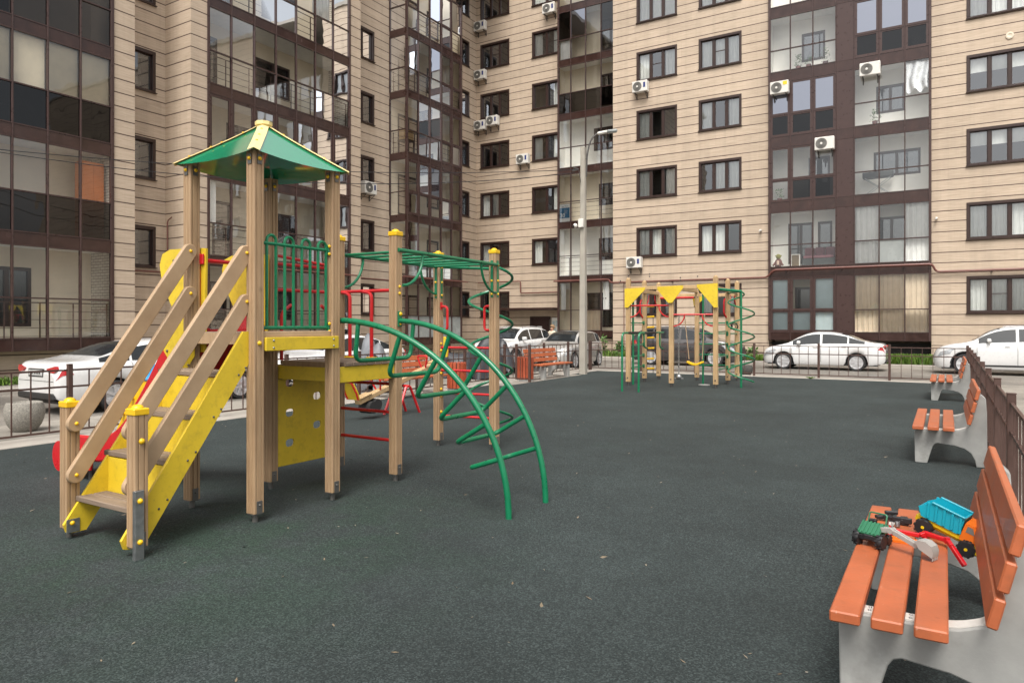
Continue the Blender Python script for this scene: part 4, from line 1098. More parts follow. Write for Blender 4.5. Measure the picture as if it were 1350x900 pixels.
for (x,y,s_) in ((PBb[0]+0.05,PBb[1],1),(PC[0]-0.05,PC[1],-1)):
    m = MB(); m.tube(fillet([(x,y,1.84),(x+s_*0.10,y,1.84),(x+s_*0.10,y,1.53),(x,y,1.53)],0.06),0.017); m.box(x-0.006,x+0.006,y-0.02,y+0.02,1.80,1.90); m.build('grab_handle',M['red'],TOW)
# spiral climber
sx, sy = -5.33, 8.12
m = MB(); m.tube([(sx,sy,-0.02),(sx,sy,2.40)],0.024,10); m.tube([(PBb[0],PBb[1]+0.03,2.37),(sx,sy,2.37)],0.02); m.tube([(PC[0],PC[1]+0.03,2.37),(sx,sy,2.37)],0.02)
m.build('spiral_pole',M['green'],TOW)
m = MB(); hp = []
for i in range(170):
    t = i/169; th = -0.6+t*2*pi*3.45; z = 2.36-t*2.2; rr = 0.30
    hp.append((sx+rr*math.cos(th), sy+rr*math.sin(th), z))
hp = [(sx,sy,2.385)]+hp+[(sx,sy,0.14)]
m.tube(hp,0.019,8); m.build('spiral_rail',M['green'],TOW)

# ------------------------------------------------------------------ climbing frame by the far fence
CF = thing('climbing_frame','smaller wooden climbing frame with yellow triangle panels and green spiral by the far fence','climbing frame',(-6.0,18.8,0))
def part2(mb,nm,mt,par=None): return mb.build(nm,M[mt],par or CF)
FP = {'a':(-7.14,17.52),'b':(-7.2,18.85),'c':(-7.18,19.95),'d':(-6.0,17.62),'e':(-6.04,19.95),'f':(-4.92,17.82),'g':(-5.0,19.3),'h':(-5.04,20.45)}
for k,(x,y) in FP.items():
    m = MB(); m.prism(post_prof(0.11),lambda u,v,t:(x+u,y+v,t),0.10,2.80 if k not in 'de' else 2.52); po = m.build('post',M['wood_pale'],CF)
    m = MB(); m.dome((x,y,2.80 if k not in 'de' else 2.52),0.05,0.05,10,4); m.build('cap',M['wood_pale'],po)
    m = MB(); m.cyl((x,y,-0.02),(x,y,0.11),0.035,n=8); bolt(m,(x,y-0.056,0.2),(0,-1,0),0.02); m.build('foot',M['dark_steel'],po)
for (p,q,y_) in (('a','f',2.56),('c','h',2.45),('a','c',2.52),('d','e',2.56),('f','h',2.52)):
    m = MB(); a = Vector((*FP[p],y_)); b_ = Vector((*FP[q],y_)); m.bar(a,b_,0.06,0.10,ch=0.01); part2(m,'beam','wood_pale')
def tri(pts,y,nm='triangle_panel'):
    m = MB(); m.prism(pts,lambda u,v,t:(u,t,v),y,y+0.02); o = part2(m,nm,'yellow')
    m = MB(); c = (sum(p[0] for p in pts)/3,sum(p[1] for p in pts)/3)
    [bolt(m,(u+(c[0]-u)*0.14,y-0.001,v+(c[1]-v)*0.14),(0,-1,0),0.02) for u,v in pts]; part2(m,'bolt','dark_steel',o)
tri([(-7.21,2.55),(-6.63,2.57),(-6.66,2.50),(-7.12,2.05),(-7.21,2.05)],17.43)
tri([(-6.34,2.58),(-5.66,2.60),(-5.66,2.53),(-5.95,2.16),(-6.05,2.16),(-6.34,2.51)],17.51)
tri([(-5.36,2.62),(-4.84,2.64),(-4.84,2.03),(-4.93,2.03),(-5.36,2.55)],17.70)
tri([(-6.2,2.4),(-5.8,2.4),(-6.15,2.1)],20.03); 
for (p,q,z,zq) in (('a','d',2.10,2.10),('d','f',1.86,1.86)):
    m = MB(); m.tube([FP[p]+(z,),FP[q]+(z,)],0.021); part2(m,'cross_bar','red')
for (p,q,z) in (('a','d',2.10),('d','f',1.86),('b','c',2.45),('g','h',2.42)):
    a = Vector((*FP[p],z)); b_ = Vector((*FP[q],z)); d = (b_-a).normalized()
    for (o_,dd) in ((a,d),(b_,-d)):
        m = MB(); m.tube([o_+dd*(0.05+0.28*math.sin(t))+Vector((0,0,-0.30*math.cos(t))) for t in [pi/2*k/6 for k in range(7)]],0.016,6); part2(m,'brace','red')
m = MB(); m.tube([FP['c']+(2.38,),FP['e']+(2.38,)],0.03)
part2(m,'cross_bar','red')
for k in 'bg':
    for s_ in (-1,1):
        x,y = FP[k]; m = MB(); m.tube(fillet([(x-0.07*1,y-0.05,2.3),(x-0.07,y-0.14,2.22),(x-0.07,y-0.14,1.9),(x-0.03,y-0.05,1.8)],0.06),0.022,6)
        if s_ > 0: part2(m,'grab_handle','red')
for (p,q) in (('a','b'),('e','h'),('g','h'),('f','g')):
    for z in ((0.45,0.75,1.05,1.35,1.65) if p!='f' else (0.45,0.78,1.1,1.42)):
        m = MB(); m.tube([FP[p]+(z,),FP[q]+(z,)],0.018,6); part2(m,'rung','green')
for k in 'bg':
    for z in (0.45,0.75,1.05,1.35,1.65): m = MB(); m.box(FP[k][0]-0.03,FP[k][0]+0.03,FP[k][1]-0.063,FP[k][1]-0.056,z-0.05,z+0.05); bolt(m,(FP[k][0]-0.02,FP[k][1]-0.064,z+0.03),(0,-1,0),0.02); part2(m,'rung_plate','green')
m = MB(); m.tube([(-5.47,18.6,0.0),(-5.47,18.6,2.55)],0.026,8); fp_ = part2(m,'fire_pole','green')
m = MB(); m.lathe([(0.15,0),(0.15,0.02),(0.05,0.03)],(-5.44,18.6,0.0),14); part2(m,'pole_base','concrete',fp_)
m = MB(); m.tube([(-7.1,17.75,0),(-7.1,17.75,2.3)],0.03,8); part2(m,'upright','green')
# parallel bars
for i,x in enumerate((-6.62,-6.2)):
    m = MB(); y1 = 17.56
    m.tube(fillet([(x,15.85,-0.02),(x,15.85,1.40),(x,y1,1.40)],0.14,6),0.026,8)
    m.tube(fillet([(x,y1-0.25,1.40),(x,y1-0.25,1.02),(x,y1,0.98)],0.1),0.02,8); pb = part2(m,'parallel_bar','green')
    m = MB(); m.tube([(x,16.2,1.40),(x,17.0,1.40)],0.030,8); part2(m,'grip','black',pb)
# rope ladder, chain, swing
m = MB(); [m.tube([(x,19.35,2.45),(x,19.35,0.22)],0.010,6) for x in (-7.31,-7.13)]; rl = part2(m,'rope_ladder','black')
for z in (2.12,1.82,1.52,1.22,0.92,0.62,0.34):
    m = MB(); m.bar((-7.345,19.35,z),(-7.095,19.35,z+0.015),0.05,0.05,ch=0.012); part2(m,'ladder_step','yellow_cap',rl)
m = MB()
for i in range(34):
    z = 1.84-i*0.046; m.tube([(-5.83+(0.018*math.cos(t) if i%2 else 0), 17.7+(0 if i%2 else 0.018*math.cos(t)), z+0.03*math.sin(t)) for t in [2*pi*k/8 for k in range(8)]],0.0065,5,closed=True)
ch = part2(m,'chain','steel'); m = MB(); m.ball((-5.83,17.7,0.26),0.075,10,8); m.tube([(-5.94,17.7,0.22),(-5.72,17.7,0.22)],0.02,6); part2(m,'chain_end','steel',ch)
m = MB(); [m.tube([(x,17.75,1.86),(x+dx,17.75,0.72)],0.011,6) for x,dx in ((-5.70,0.12),(-5.18,-0.06))]
sw = part2(m,'swing_rope','wood_h')
m = MB(); sp = [(-5.62+0.40*t,17.75,0.66-0.07*math.sin(pi*t)) for t in [k/10 for k in range(11)]]
for a,b_ in zip(sp,sp[1:]): m.bar(a,b_,0.16,0.05,ch=0.01)
part2(m,'swing_seat','yellow_cap',sw)
m = MB(); [m.tube([(-5.55+0.07*i,20.2,2.4),(-5.55+0.07*i,20.2,1.62)],0.008,5) for i in (5,7)]; m.tube([(-5.2+0.09*math.cos(t),20.2,1.55+0.09*math.sin(t)) for t in [2*pi*k/14 for k in range(14)]],0.016,6,closed=True); m.tube([(-5.05+0.09*math.cos(t),20.2,1.55+0.09*math.sin(t)) for t in [2*pi*k/14 for k in range(14)]],0.016,6,closed=True); part2(m,'gym_rings','black')
# spiral at the right end
sx, sy = -4.42, 18.35
m = MB(); m.tube([(sx,sy,-0.02),(sx,sy,2.46)],0.028,8); m.tube([(FP['f'][0],FP['f'][1],2.50),(sx,sy,2.45)],0.035); m.tube([(FP['g'][0],FP['g'][1],2.45),(sx,sy,2.45)],0.025); part2(m,'spiral_pole','green')
m = MB(); hp = [(sx,sy,2.46)]
for i in range(150):
    t = i/149; th = 0.5+t*2*pi*3.9; rr = 0.32*min(1,t*14); hp.append((sx+rr*math.cos(th),sy+rr*math.sin(th),2.44-t*2.28))
m.tube(hp,0.020,7); part2(m,'spiral_rail','green')

# ------------------------------------------------------------------ seesaw
SS = thing('seesaw','wooden seesaw tilted with its yellow near seat resting on a black roller','seesaw',(-8.35,9.75,0))
def p3(mb,nm,mt,par=None): return mb.build(nm,M[mt],par or SS)
d0 = Vector((-8.40,8.72,0.30)); d1 = Vector((-8.30,10.90,0.90)); mid = (d0+d1)/2; dd = (d1-d0).normalized()
m = MB(); m.bar(d0,d1,0.13,0.09,ch=0.012); p3(m,'beam','wood_pale')
for s_ in (-1,1):
    m = MB(); m.tube(fillet([(mid.x+s_*0.16,mid.y-0.30,0.0),(mid.x+s_*0.14,mid.y-0.05,0.50),(mid.x+s_*0.14,mid.y+0.05,0.50),(mid.x+s_*0.16,mid.y+0.30,0.0)],0.12),0.024,8); p3(m,'leg','red')
m = MB(); m.tube([(mid.x-0.17,mid.y,0.50),(mid.x+0.17,mid.y,0.50)],0.024,8); p3(m,'axle','red')
for (c,s_) in ((d0,1),(d1,-1)):
    up = Vector((0,-dd.z,dd.y))
    def at(al,u,x=0): return c+dd*al*s_+up*u+Vector((x,0,0))
    m = MB(); m.bar(at(0.0,0.060),at(0.30,0.060),0.17,0.025,up,0.01); so = p3(m,'seat','wood_pale')
    m = MB()
    poly = [(-0.13,0.07),(0.13,0.07),(0.15,0.2),(0.13,0.40),(0.09,0.45),(-0.09,0.45),(-0.13,0.40),(-0.15,0.2)]
    m.prism(poly,lambda u,v,t:at(-0.05-0.2*v+t,v,u),0,0.022); bo = p3(m,'seat_back','yellow',so)
    m = MB(); m.tube([at(-0.06-0.2*v,v,u) for u,v in [(-0.12,0.08),(-0.13,0.2),(-0.11,0.39),(0,0.43),(0.11,0.39),(0.13,0.2),(0.12,0.08)]],0.016,6); p3(m,'back_tube','red',so)
    m = MB(); m.tube(fillet([at(0.52,0.04,-0.05),at(0.50,0.26,-0.12),at(0.50,0.26,0.12),at(0.52,0.04,0.05)],0.06),0.017,8); p3(m,'handlebar','red')
    if s_ > 0:
        m = MB(); m.cyl(at(0.22,-0.17,-0.13),at(0.22,-0.17,0.13),0.105,n=18); m.cyl(at(0.36,-0.17,-0.10),at(0.36,-0.17,0.10),0.10,n=18); p3(m,'roller','rubber')

# ------------------------------------------------------------------ spring rider beyond the slide
SR = thing('spring_rider','yellow spring rider with rungs and blue top behind the red slide','spring rider',(-8.35,5.0,0))
def p4(mb,nm,mt,par=None): return mb.build(nm,M[mt],par or SR)
M['blue'] = mat('light_blue_plastic',(0.05,0.34,0.66),0.35)
bx, by = -8.35, 5.0
m = MB(); m.tube([(bx+0.07*math.cos(2*pi*5*t),by+0.07*math.sin(2*pi*5*t),0.02+0.30*t) for t in [k/90 for k in range(91)]],0.012,6); p4(m,'spring','black')
m = MB(); m.box(bx-0.30,bx+0.22,by-0.12,by+0.12,0.32,0.37,0.015); p4(m,'seat','red_plastic')
for s_ in (-1,1):
    m = MB(); m.prism([(-0.36,0.30),(-0.20,0.30),(0.20,0.80),(0.34,0.86),(0.30,0.98),(0.12,0.92)],lambda u,v,t:(bx+u,by+t,v),s_*0.13-0.011,s_*0.13+0.011); p4(m,'side_plate','yellow_cap')
for (u,v) in ((-0.18,0.52),(0.02,0.72)):
    m = MB(); m.tube([(bx+u,by-0.24,v),(bx+u,by+0.24,v)],0.022,8); p4(m,'rung','yellow_cap')
m = MB(); m.box(bx+0.10,bx+0.40,by-0.16,by+0.16,0.93,0.98,0.02); m.prism([(0.12,0.97),(0.2,1.10),(0.36,1.13),(0.40,0.97)],lambda u,v,t:(bx+u,by+t,v),-0.1,0.1); p4(m,'top','blue')
# ------------------------------------------------------------------ ground, roads, kerbs
def struct(mb, name, m): return tag(mb.build(name, M[m], None, smooth=False), kind='structure')
m = MB(); m.quad((-300,-300,-0.145),(300,-300,-0.145),(300,300,-0.145),(-300,300,-0.145)); struct(m,'ground','ground')
m = MB(); m.quad((-19.9,-40,-0.138),(14,-40,-0.138),(14,31.8,-0.138),(-19.9,31.8,-0.138)); struct(m,'road','asphalt')
m = MB(); m.quad((-10.3,-9,0.0),(0.44,-9,0.0),(0.44,22.5,0.0),(-10.3,22.5,0.0)); struct(m,'playground_surface','crumb')
m = MB()
for (x0,x1,y0,y1) in ((-10.95,-10.3,-9,22.5),(0.44,0.62,-9,22.5),(-10.95,0.62,22.5,22.95)): m.box(x0,x1,y0,y1,-0.3,0.016,0.01)
struct(m,'playground_kerb','kerb')
m = MB(); m.quad((-10.299,15.6,0.004),(-9.78,15.6,0.004),(-9.88,20.4,0.004),(-10.299,20.4,0.004)); struct(m,'bench_pad','pave')
m = MB(); m.box(-13.2,-10.951,-9,22.95,-0.3,-0.06,0.01); m.box(-13.2,0.62,22.951,24.3,-0.3,-0.06,0.01); struct(m,'footpath','pave')
m = MB(); m.box(0.621,3.2,-9,24.3,-0.3,-0.09,0.01); struct(m,'side_path','pave')
m = MB(); m.box(-19.9,14,31.8,31.95,-0.3,0.02,0.02); m.box(-20.05,-19.9,-30,31.95,-0.3,0.02,0.02); struct(m,'kerb','kerb')
m = MB(); m.box(-19.899,14,31.951,35.4,-0.3,0.0); m.box(-24.3,-20.051,-30,35.5,-0.3,0.0); struct(m,'pavement','pave')
# grass verges by the building
def grass(name, x0,x1,y0,y1,n,h,seed=0):
    rn = random.Random(seed); g = MB(); g.keep = True
    for i in range(n):
        x = rn.uniform(x0,x1); y = rn.uniform(y0,y1); hh = h*rn.uniform(0.5,1.2); th = rn.random()*pi; w_ = 0.018+0.02*rn.random(); lx,ly = rn.uniform(-0.1,0.1),rn.uniform(-0.1,0.1)
        c,s_ = math.cos(th)*w_,math.sin(th)*w_
        g.quad((x-c,y-s_,0.0),(x+c,y+s_,0.0),(x+lx+c*0.4,y+ly+s_*0.4,hh),(x+lx-c*0.4,y+ly-s_*0.4,hh))
    return tag(g.build(name, M['grass'], None, smooth=False), kind='stuff')
m = MB(); m.quad((-9.5,32.4,0.006),(-0.3,32.4,0.006),(-0.3,34.9,0.006),(-9.5,34.9,0.006)); m.quad((-15.5,33.0,0.006),(-11.5,33.0,0.006),(-11.5,34.28,0.006),(-15.5,34.28,0.006)); m.quad((-22.5,3.0,0.006),(-21.0,3.0,0.006),(-21.0,12.0,0.006),(-22.5,12.0,0.006)); struct(m,'soil_bed','soil')
grass('grass',-3.6,-0.35,32.6,34.0,5200,0.34,1); grass('grass',-9.4,-5.6,32.8,34.2,1800,0.22,2); grass('grass',-15.4,-11.6,33.0,34.2,1300,0.26,3); grass('grass',-22.4,-21.05,3.2,11.8,2600,0.16,4)
def bush(x,y,z,r,h,label,n=260,seed=0):
    rn = random.Random(seed)
    t = thing('shrub',label,'shrub',(x,y,z))
    m = MB(); [m.tube([(x,y,z),(x+rn.uniform(-r,r)*0.5,y+rn.uniform(-r,r)*0.5,z+h*0.8)],[0.012,0.004],5) for _ in range(6)]; m.build('stem',M['soil'],t)
    m = MB(); m.keep = True
    for i in range(n):
        th = rn.random()*2*pi; zz = h*(0.15+0.85*rn.random()); q = r*rn.random()**0.6*(1.15-0.7*zz/h)
        c = Vector((x+q*math.cos(th),y+q*math.sin(th),z+zz)); k = 0.05+0.05*rn.random()
        a = Vector((rn.uniform(-1,1),rn.uniform(-1,1),rn.uniform(-0.4,0.8))).normalized(); b = a.orthogonal().normalized()
        m.quad(c,c+a*k+b*k*0.5,c+a*k*2,c+a*k-b*k*0.5)
    m.build('foliage',M['leaf'],t,smooth=False)
bush(-15.0,33.5,0.0,0.35,1.0,'thin green shrub by the wall behind the silver hatchback',120,1)
bush(-14.1,33.4,0.0,0.3,0.7,'low green shrub by the wall left of the grey crossover',150,2)
bush(-7.6,33.6,0.0,0.35,0.5,'low shrub by the wall between the grey crossover and white sedan',150,3)
for i,(x,y) in enumerate(((-1.6,32.7),(-6.2,22.44),(-3.4,22.42))):
    rn = random.Random(i+30); g = MB(); g.keep = True
    if i:
        for q in range(40):
            a = rn.random()*2*pi; l = 0.10*rn.random()+0.04; g.quad((x,y,0.0),(x+0.012,y,0.0),(x+l*math.cos(a)+0.004,y+l*math.sin(a)*0.6,0.05*rn.random()+0.03),(x+l*math.cos(a),y+l*math.sin(a)*0.6,0.06))
        tag(g.build('weed',M['grass'],None,smooth=False),kind='stuff')

# dry leaf bits and grit scattered over the rubber
rn = random.Random(77); g = MB(); g.keep = True
for i in range(300):
    x = rn.uniform(-10.0,0.3); y = rn.uniform(1.2,21.0)*rn.random()**0.5; k = rn.uniform(0.005,0.014)*(1.7 if rn.random() < 0.12 else 1); th = rn.random()*2*pi; c = Vector((x,y,0.003)); u = Vector((math.cos(th),math.sin(th),rn.uniform(0,0.4)))*k*1.6; v = Vector((-math.sin(th),math.cos(th),rn.uniform(0,0.5)))*k*0.55
    g.quad(c-u,c-v*0.9,c+u,c+v)
M['litter'] = leafmat('leaf_litter',(0.26,0.22,0.16),(0.11,0.075,0.04))
tag(g.build('leaf_litter',M['litter'],None,smooth=False),kind='stuff')
# ------------------------------------------------------------------ fences
def fence(label, runs, posts_step=1.95, gap=0.25, hpost=1.03):
    p_first = runs[0][0]
    t = thing('metal_fence',label,'fence',(p_first[0],p_first[1],0.0))
    seen = set()
    for (a,b) in runs:
        a = Vector((*a,0)); b = Vector((*b,0)); Ln = (b-a).length; d = (b-a)/Ln; n = max(1,round(Ln/posts_step))
        for i in range(n+1):
            c = a+d*Ln*i/n; key = (round(c.x,2),round(c.y,2))
            if key in seen: continue
            seen.add(key); m = MB(); m.box(c.x-0.032,c.x+0.032,c.y-0.032,c.y+0.032,-0.1,hpost,0.004); m.box(c.x-0.035,c.x+0.035,c.y-0.035,c.y+0.035,hpost,hpost+0.012,0.004); m.build('fence_post',M['fence'],t)
        for i in range(n):
            p = a+d*(Ln*i/n+0.033); q = a+d*(Ln*(i+1)/n-0.033); m = MB()
            for z in (0.955,0.72,0.10): m.bar(p+Vector((0,0,z)),q+Vector((0,0,z)),0.022,0.026)
            k = max(2,round((q-p).length/gap))
            for j in range(1,k):
                c = p+(q-p)*j/k; m.box(c.x-0.0075,c.x+0.0075,c.y-0.0075,c.y+0.0075,0.1,0.955)
            m.build('fence_panel',M['fence'],t)
    return t
fence('brown metal bar fence before the white sedan and grey crossover',[((0.52,22.67),(-10.65,22.67))])
fence('brown metal bar fence running behind the orange benches towards the white crossover',[((0.52,22.57),(0.43,-2.6))])
fence('brown metal bar fence beside the round concrete planter and red slide',[((-10.65,-2.5),(-10.65,16.95)),((-10.65,16.95),(-9.86,17.0))])
fence('short brown metal bar fence behind the far bench with lamp post',[((-10.65,17.6),(-10.65,22.57))])

# ------------------------------------------------------------------ benches
def make_bench(label, group):
    t = thing('park_bench',label,'bench',(0,0,0),group,local=True)
    prof = [(0,0),(-0.005,0.36),(0.01,0.388),(0.03,0.395),(0.36,0.395),(0.43,0.405),(0.525,0.44),(0.557,0.50),(0.622,0.795),(0.635,0.815),(0.650,0.815),(0.690,0.775),(0.70,0.62),(0.705,0.0),(0.60,0.0),(0.585,0.08),(0.55,0.15),(0.49,0.195),(0.40,0.222),(0.23,0.24),(0.20,0.23),(0.18,0.20),(0.125,0.0)]
    for s_ in (-1,1):
        y = s_*0.75
        m = MB(); m.prism(prof,lambda u,v,q:(u,y+q,v),-0.055,0.055)
        o = m.build('concrete_end',M['concrete'],t,ang=25)
        md = o.modifiers.new('edge','BEVEL'); md.width = 0.008; md.segments = 2; md.limit_method = 'ANGLE'; md.angle_limit = R(40)
        m = MB(); pts = fillet([(0.0,y,0.3985),(0.42,y,0.3985),(0.548,y,0.45),(0.628,y,0.83)],0.08,6)
        for a,b in zip(pts,pts[1:]): m.bar(a,b,0.075,0.006,(0,1,0) if False else (-(b-a).z,0,(b-a).x))
        so = m.build('strap',M['white_strap'],t)
        m = MB(); [bolt(m,(x,y+q,0.402),(0,0,1),0.007) for x in (0.11,0.26) for q in (-0.018,0.018)]; m.build('bolt',M['steel'],so)
    for (a,b) in ((-0.02,0.092),(0.130,0.242),(0.278,0.392)):
        m = MB(); m.box(a,b,-0.975,0.975,0.4025,0.448,0.006); m.build('seat_slat',M['orange'],t)
    d = Vector((0.092,0,0.38)).normalized(); nrm = Vector((-d.z,0,d.x)); rot = Matrix((d,Vector((0,1,0)),-nrm)).transposed()
    for q in (0.050,0.193,0.336):
        c = Vector((0.550,0,0.492))+d*q+nrm*0.024; m = MB(); m.obox(c,(0.058,0.975,0.019),rot,0.006); m.build('back_slat',M['orange'],t)
    return t
G = 'orange slat benches around the playground'
B0 = make_bench('closest orange slat bench with toy vehicles left on its seat',G); B0.location = (-0.38,4.08,0)
def bench(label,x,y,rz=0):
    o = copy_tree(B0); o['label'] = label; o.location = (x,y,0); o.rotation_euler = (0,0,rz); return o
bench('orange slat bench between the toy laden bench and the one at the fence corner',-0.30,10.28)
bench('smallest orange bench in the right-hand row, beside the fence corner',-0.25,18.2)
bench('orange slat bench beside the slatted bin and the concrete lamp post',-9.88,18.7,pi)
bench('orange slat bench half hidden behind the seesaw and monkey bars',-9.95,12.35,pi)
# slatted bins
def bin_(label,x,y):
    t = thing('litter_bin',label,'litter bin',(x,y,0),'slatted litter bins')
    m = MB(); m.lathe([(0.0,0.03),(0.18,0.03),(0.19,0.66),(0.17,0.66),(0.165,0.06),(0.0,0.06)],(x,y,0),16); m.build('liner',M['dark_steel'],t)
    m = MB()
    for i in range(16):
        th = 2*pi*i/16; c = Vector((x+0.222*math.cos(th),y+0.222*math.sin(th),0.37)); m.obox(c,(0.012,0.036,0.31),Matrix.Rotation(th,3,'Z'),0.004)
    m.build('slats',M['orange_bin'],t)
    m = MB(); m.lathe([(0.0,0.0),(0.24,0.0),(0.24,0.04),(0.0,0.045)],(x,y,0),18); m.build('base',M['concrete'],t)
bin_('orange slatted litter bin beside the far bench near the lamp post',-10.22,17.38)
bin_('orange slatted litter bin seen through the red ladder rungs',-10.18,14.0)
# planter
t = thing('planter','round pebbled concrete planter outside the side fence','planter',(-12.28,5.42,-0.06))
m = MB(); m.lathe([(0.0,0.0),(0.14,0.0),(0.17,0.02),(0.225,0.10),(0.262,0.20),(0.276,0.29),(0.268,0.38),(0.242,0.445),(0.222,0.455),(0.21,0.43),(0.0,0.41)],(-12.28,5.42,-0.06),28); m.build('bowl',M['pebble'],t)
M['dark_pot'] = mat('dark_pot',(0.07,0.068,0.062),0.9,var=0.3,vs=20)
t = thing('planter','dark round planter behind the fence at the spiral of the climbing frame','planter',(-5.54,23.6,-0.06))
m = MB(); m.lathe([(0.0,0.0),(0.14,0.0),(0.22,0.14),(0.23,0.26),(0.20,0.34),(0.17,0.32),(0.0,0.30)],(-5.54,23.6,-0.06),24); m.build('bowl',M['dark_pot'],t)

# ------------------------------------------------------------------ lamp post and cables
LX, LY = -10.02, 20.75
t = thing('lamp_post','tapering concrete lamp post with curved arm and small camera','lamp post',(LX,LY,0))
m = MB(); pr = lambda w_,c:[(-w_+c,-w_),(w_-c,-w_),(w_,-w_+c),(w_,w_-c),(w_-c,w_),(-w_+c,w_),(-w_,w_-c),(-w_,-w_+c)]
a = [(LX+u,LY+v,-0.05) for u,v in pr(0.108,0.02)]; b = [(LX+u,LY+v,7.36) for u,v in pr(0.072,0.014)]
m.add(a+b,[tuple(reversed(range(8))),tuple(range(8,16))]+[(i,(i+1)%8,8+(i+1)%8,8+i) for i in range(8)]); po = m.build('pole',M['pole_concrete'],t,ang=20)
ex = Vector((0.8523,0.5231,0))   # arm swings out to the right of the view
P0 = Vector((LX,LY,0))
m = MB(); m.tube([P0+ex*0.10+Vector((0,0,6.4))]+[P0+ex*(0.12+0.40*(k/12)**1.7)+Vector((0,0,6.95+0.85*math.sin(pi/2*k/12))) for k in range(13)],0.028,8); m.tube([P0+ex*-0.05+Vector((0,0,6.98)),P0+ex*0.13+Vector((0,0,6.98))],0.018,6)
ar = m.build('arm',M['dark_steel'],t)
m = MB(); c0 = P0+ex*0.45+Vector((0,0,7.80)); m.bar(c0,c0+ex*0.34+Vector((0,0,0.07)),0.13,0.09,ch=0.03); m.build('lamp_head',M['ac_white'],ar)
m = MB(); m.bar(c0+ex*0.30+Vector((0,0,0.06)),c0+ex*0.66+Vector((0,0,0.10)),0.17,0.11,ch=0.04); m.build('lamp_lens',M['frosted'],ar)
m = MB(); m.box(LX-0.10,LX+0.08,LY-0.19,LY-0.11,4.74,5.02,0.015); cb = m.build('camera_box',M['ac_white'],t)
m = MB(); m.ball((LX-0.17,LY-0.24,4.80),0.075,12,8); m.build('camera_dome',M['ac_white'],cb); m = MB(); m.ball((LX-0.20,LY-0.29,4.78),0.045,10,6); m.build('camera_eye',M['black'],cb)
m = MB(); [m.tube([P0+ex*s_+Vector((0,-0.12,6.62)),P0+ex*(s_*2.2)+Vector((0,-0.2,6.55+0.1*i))],0.03,6) for i,s_ in enumerate((-0.12,-0.1))]; m.tube([P0+ex*-0.11+Vector((0,-0.08,6.6)),P0+ex*-0.02+Vector((0,-0.13,6.2))],0.012,5); m.build('cable_bracket',M['dark_steel'],t)
def cable(label,p0,p1,sag,r=0.011):
    p0 = Vector(p0); p1 = Vector(p1); m = MB(); m.tube([p0*(1-s_)+p1*s_+Vector((0,0,-sag*4*s_*(1-s_))) for s_ in [k/40 for k in range(41)]],r,5)
    return tag(m.build('overhead_cable',M['black'],None,org=p0),label,'cable','overhead cables')
cable('upper thin black cable slung from the lamp post across the left facade',(LX-0.2,LY-0.2,6.62),(-22.2,6.0,6.15),0.42)
cable('lower thin black cable slung from the lamp post across the left facade',(LX-0.2,LY-0.2,6.52),(-22.2,5.2,6.35),0.85)

# ------------------------------------------------------------------ cars
def pchip(pts):
    xs = [p[0] for p in pts]; ys = [p[1] for p in pts]; n = len(xs)
    h = [xs[i+1]-xs[i] for i in range(n-1)]; d = [(ys[i+1]-ys[i])/h[i] for i in range(n-1)]; mm = [0]*n
    mm[0] = d[0]; mm[-1] = d[-1]
    for i in range(1,n-1):
        if d[i-1]*d[i] > 0:
            w1 = 2*h[i]+h[i-1]; w2 = h[i]+2*h[i-1]; mm[i] = (w1+w2)/(w1/d[i-1]+w2/d[i])
    def f(x):
        if x <= xs[0]: return ys[0]
        if x >= xs[-1]: return ys[-1]
        i = max(k for k in range(n-1) if xs[k] <= x); t = (x-xs[i])/h[i]
        return (2*t**3-3*t*t+1)*ys[i]+(t**3-2*t*t+t)*h[i]*mm[i]+(-2*t**3+3*t*t)*ys[i+1]+(t**3-t*t)*h[i]*mm[i+1]
    return f
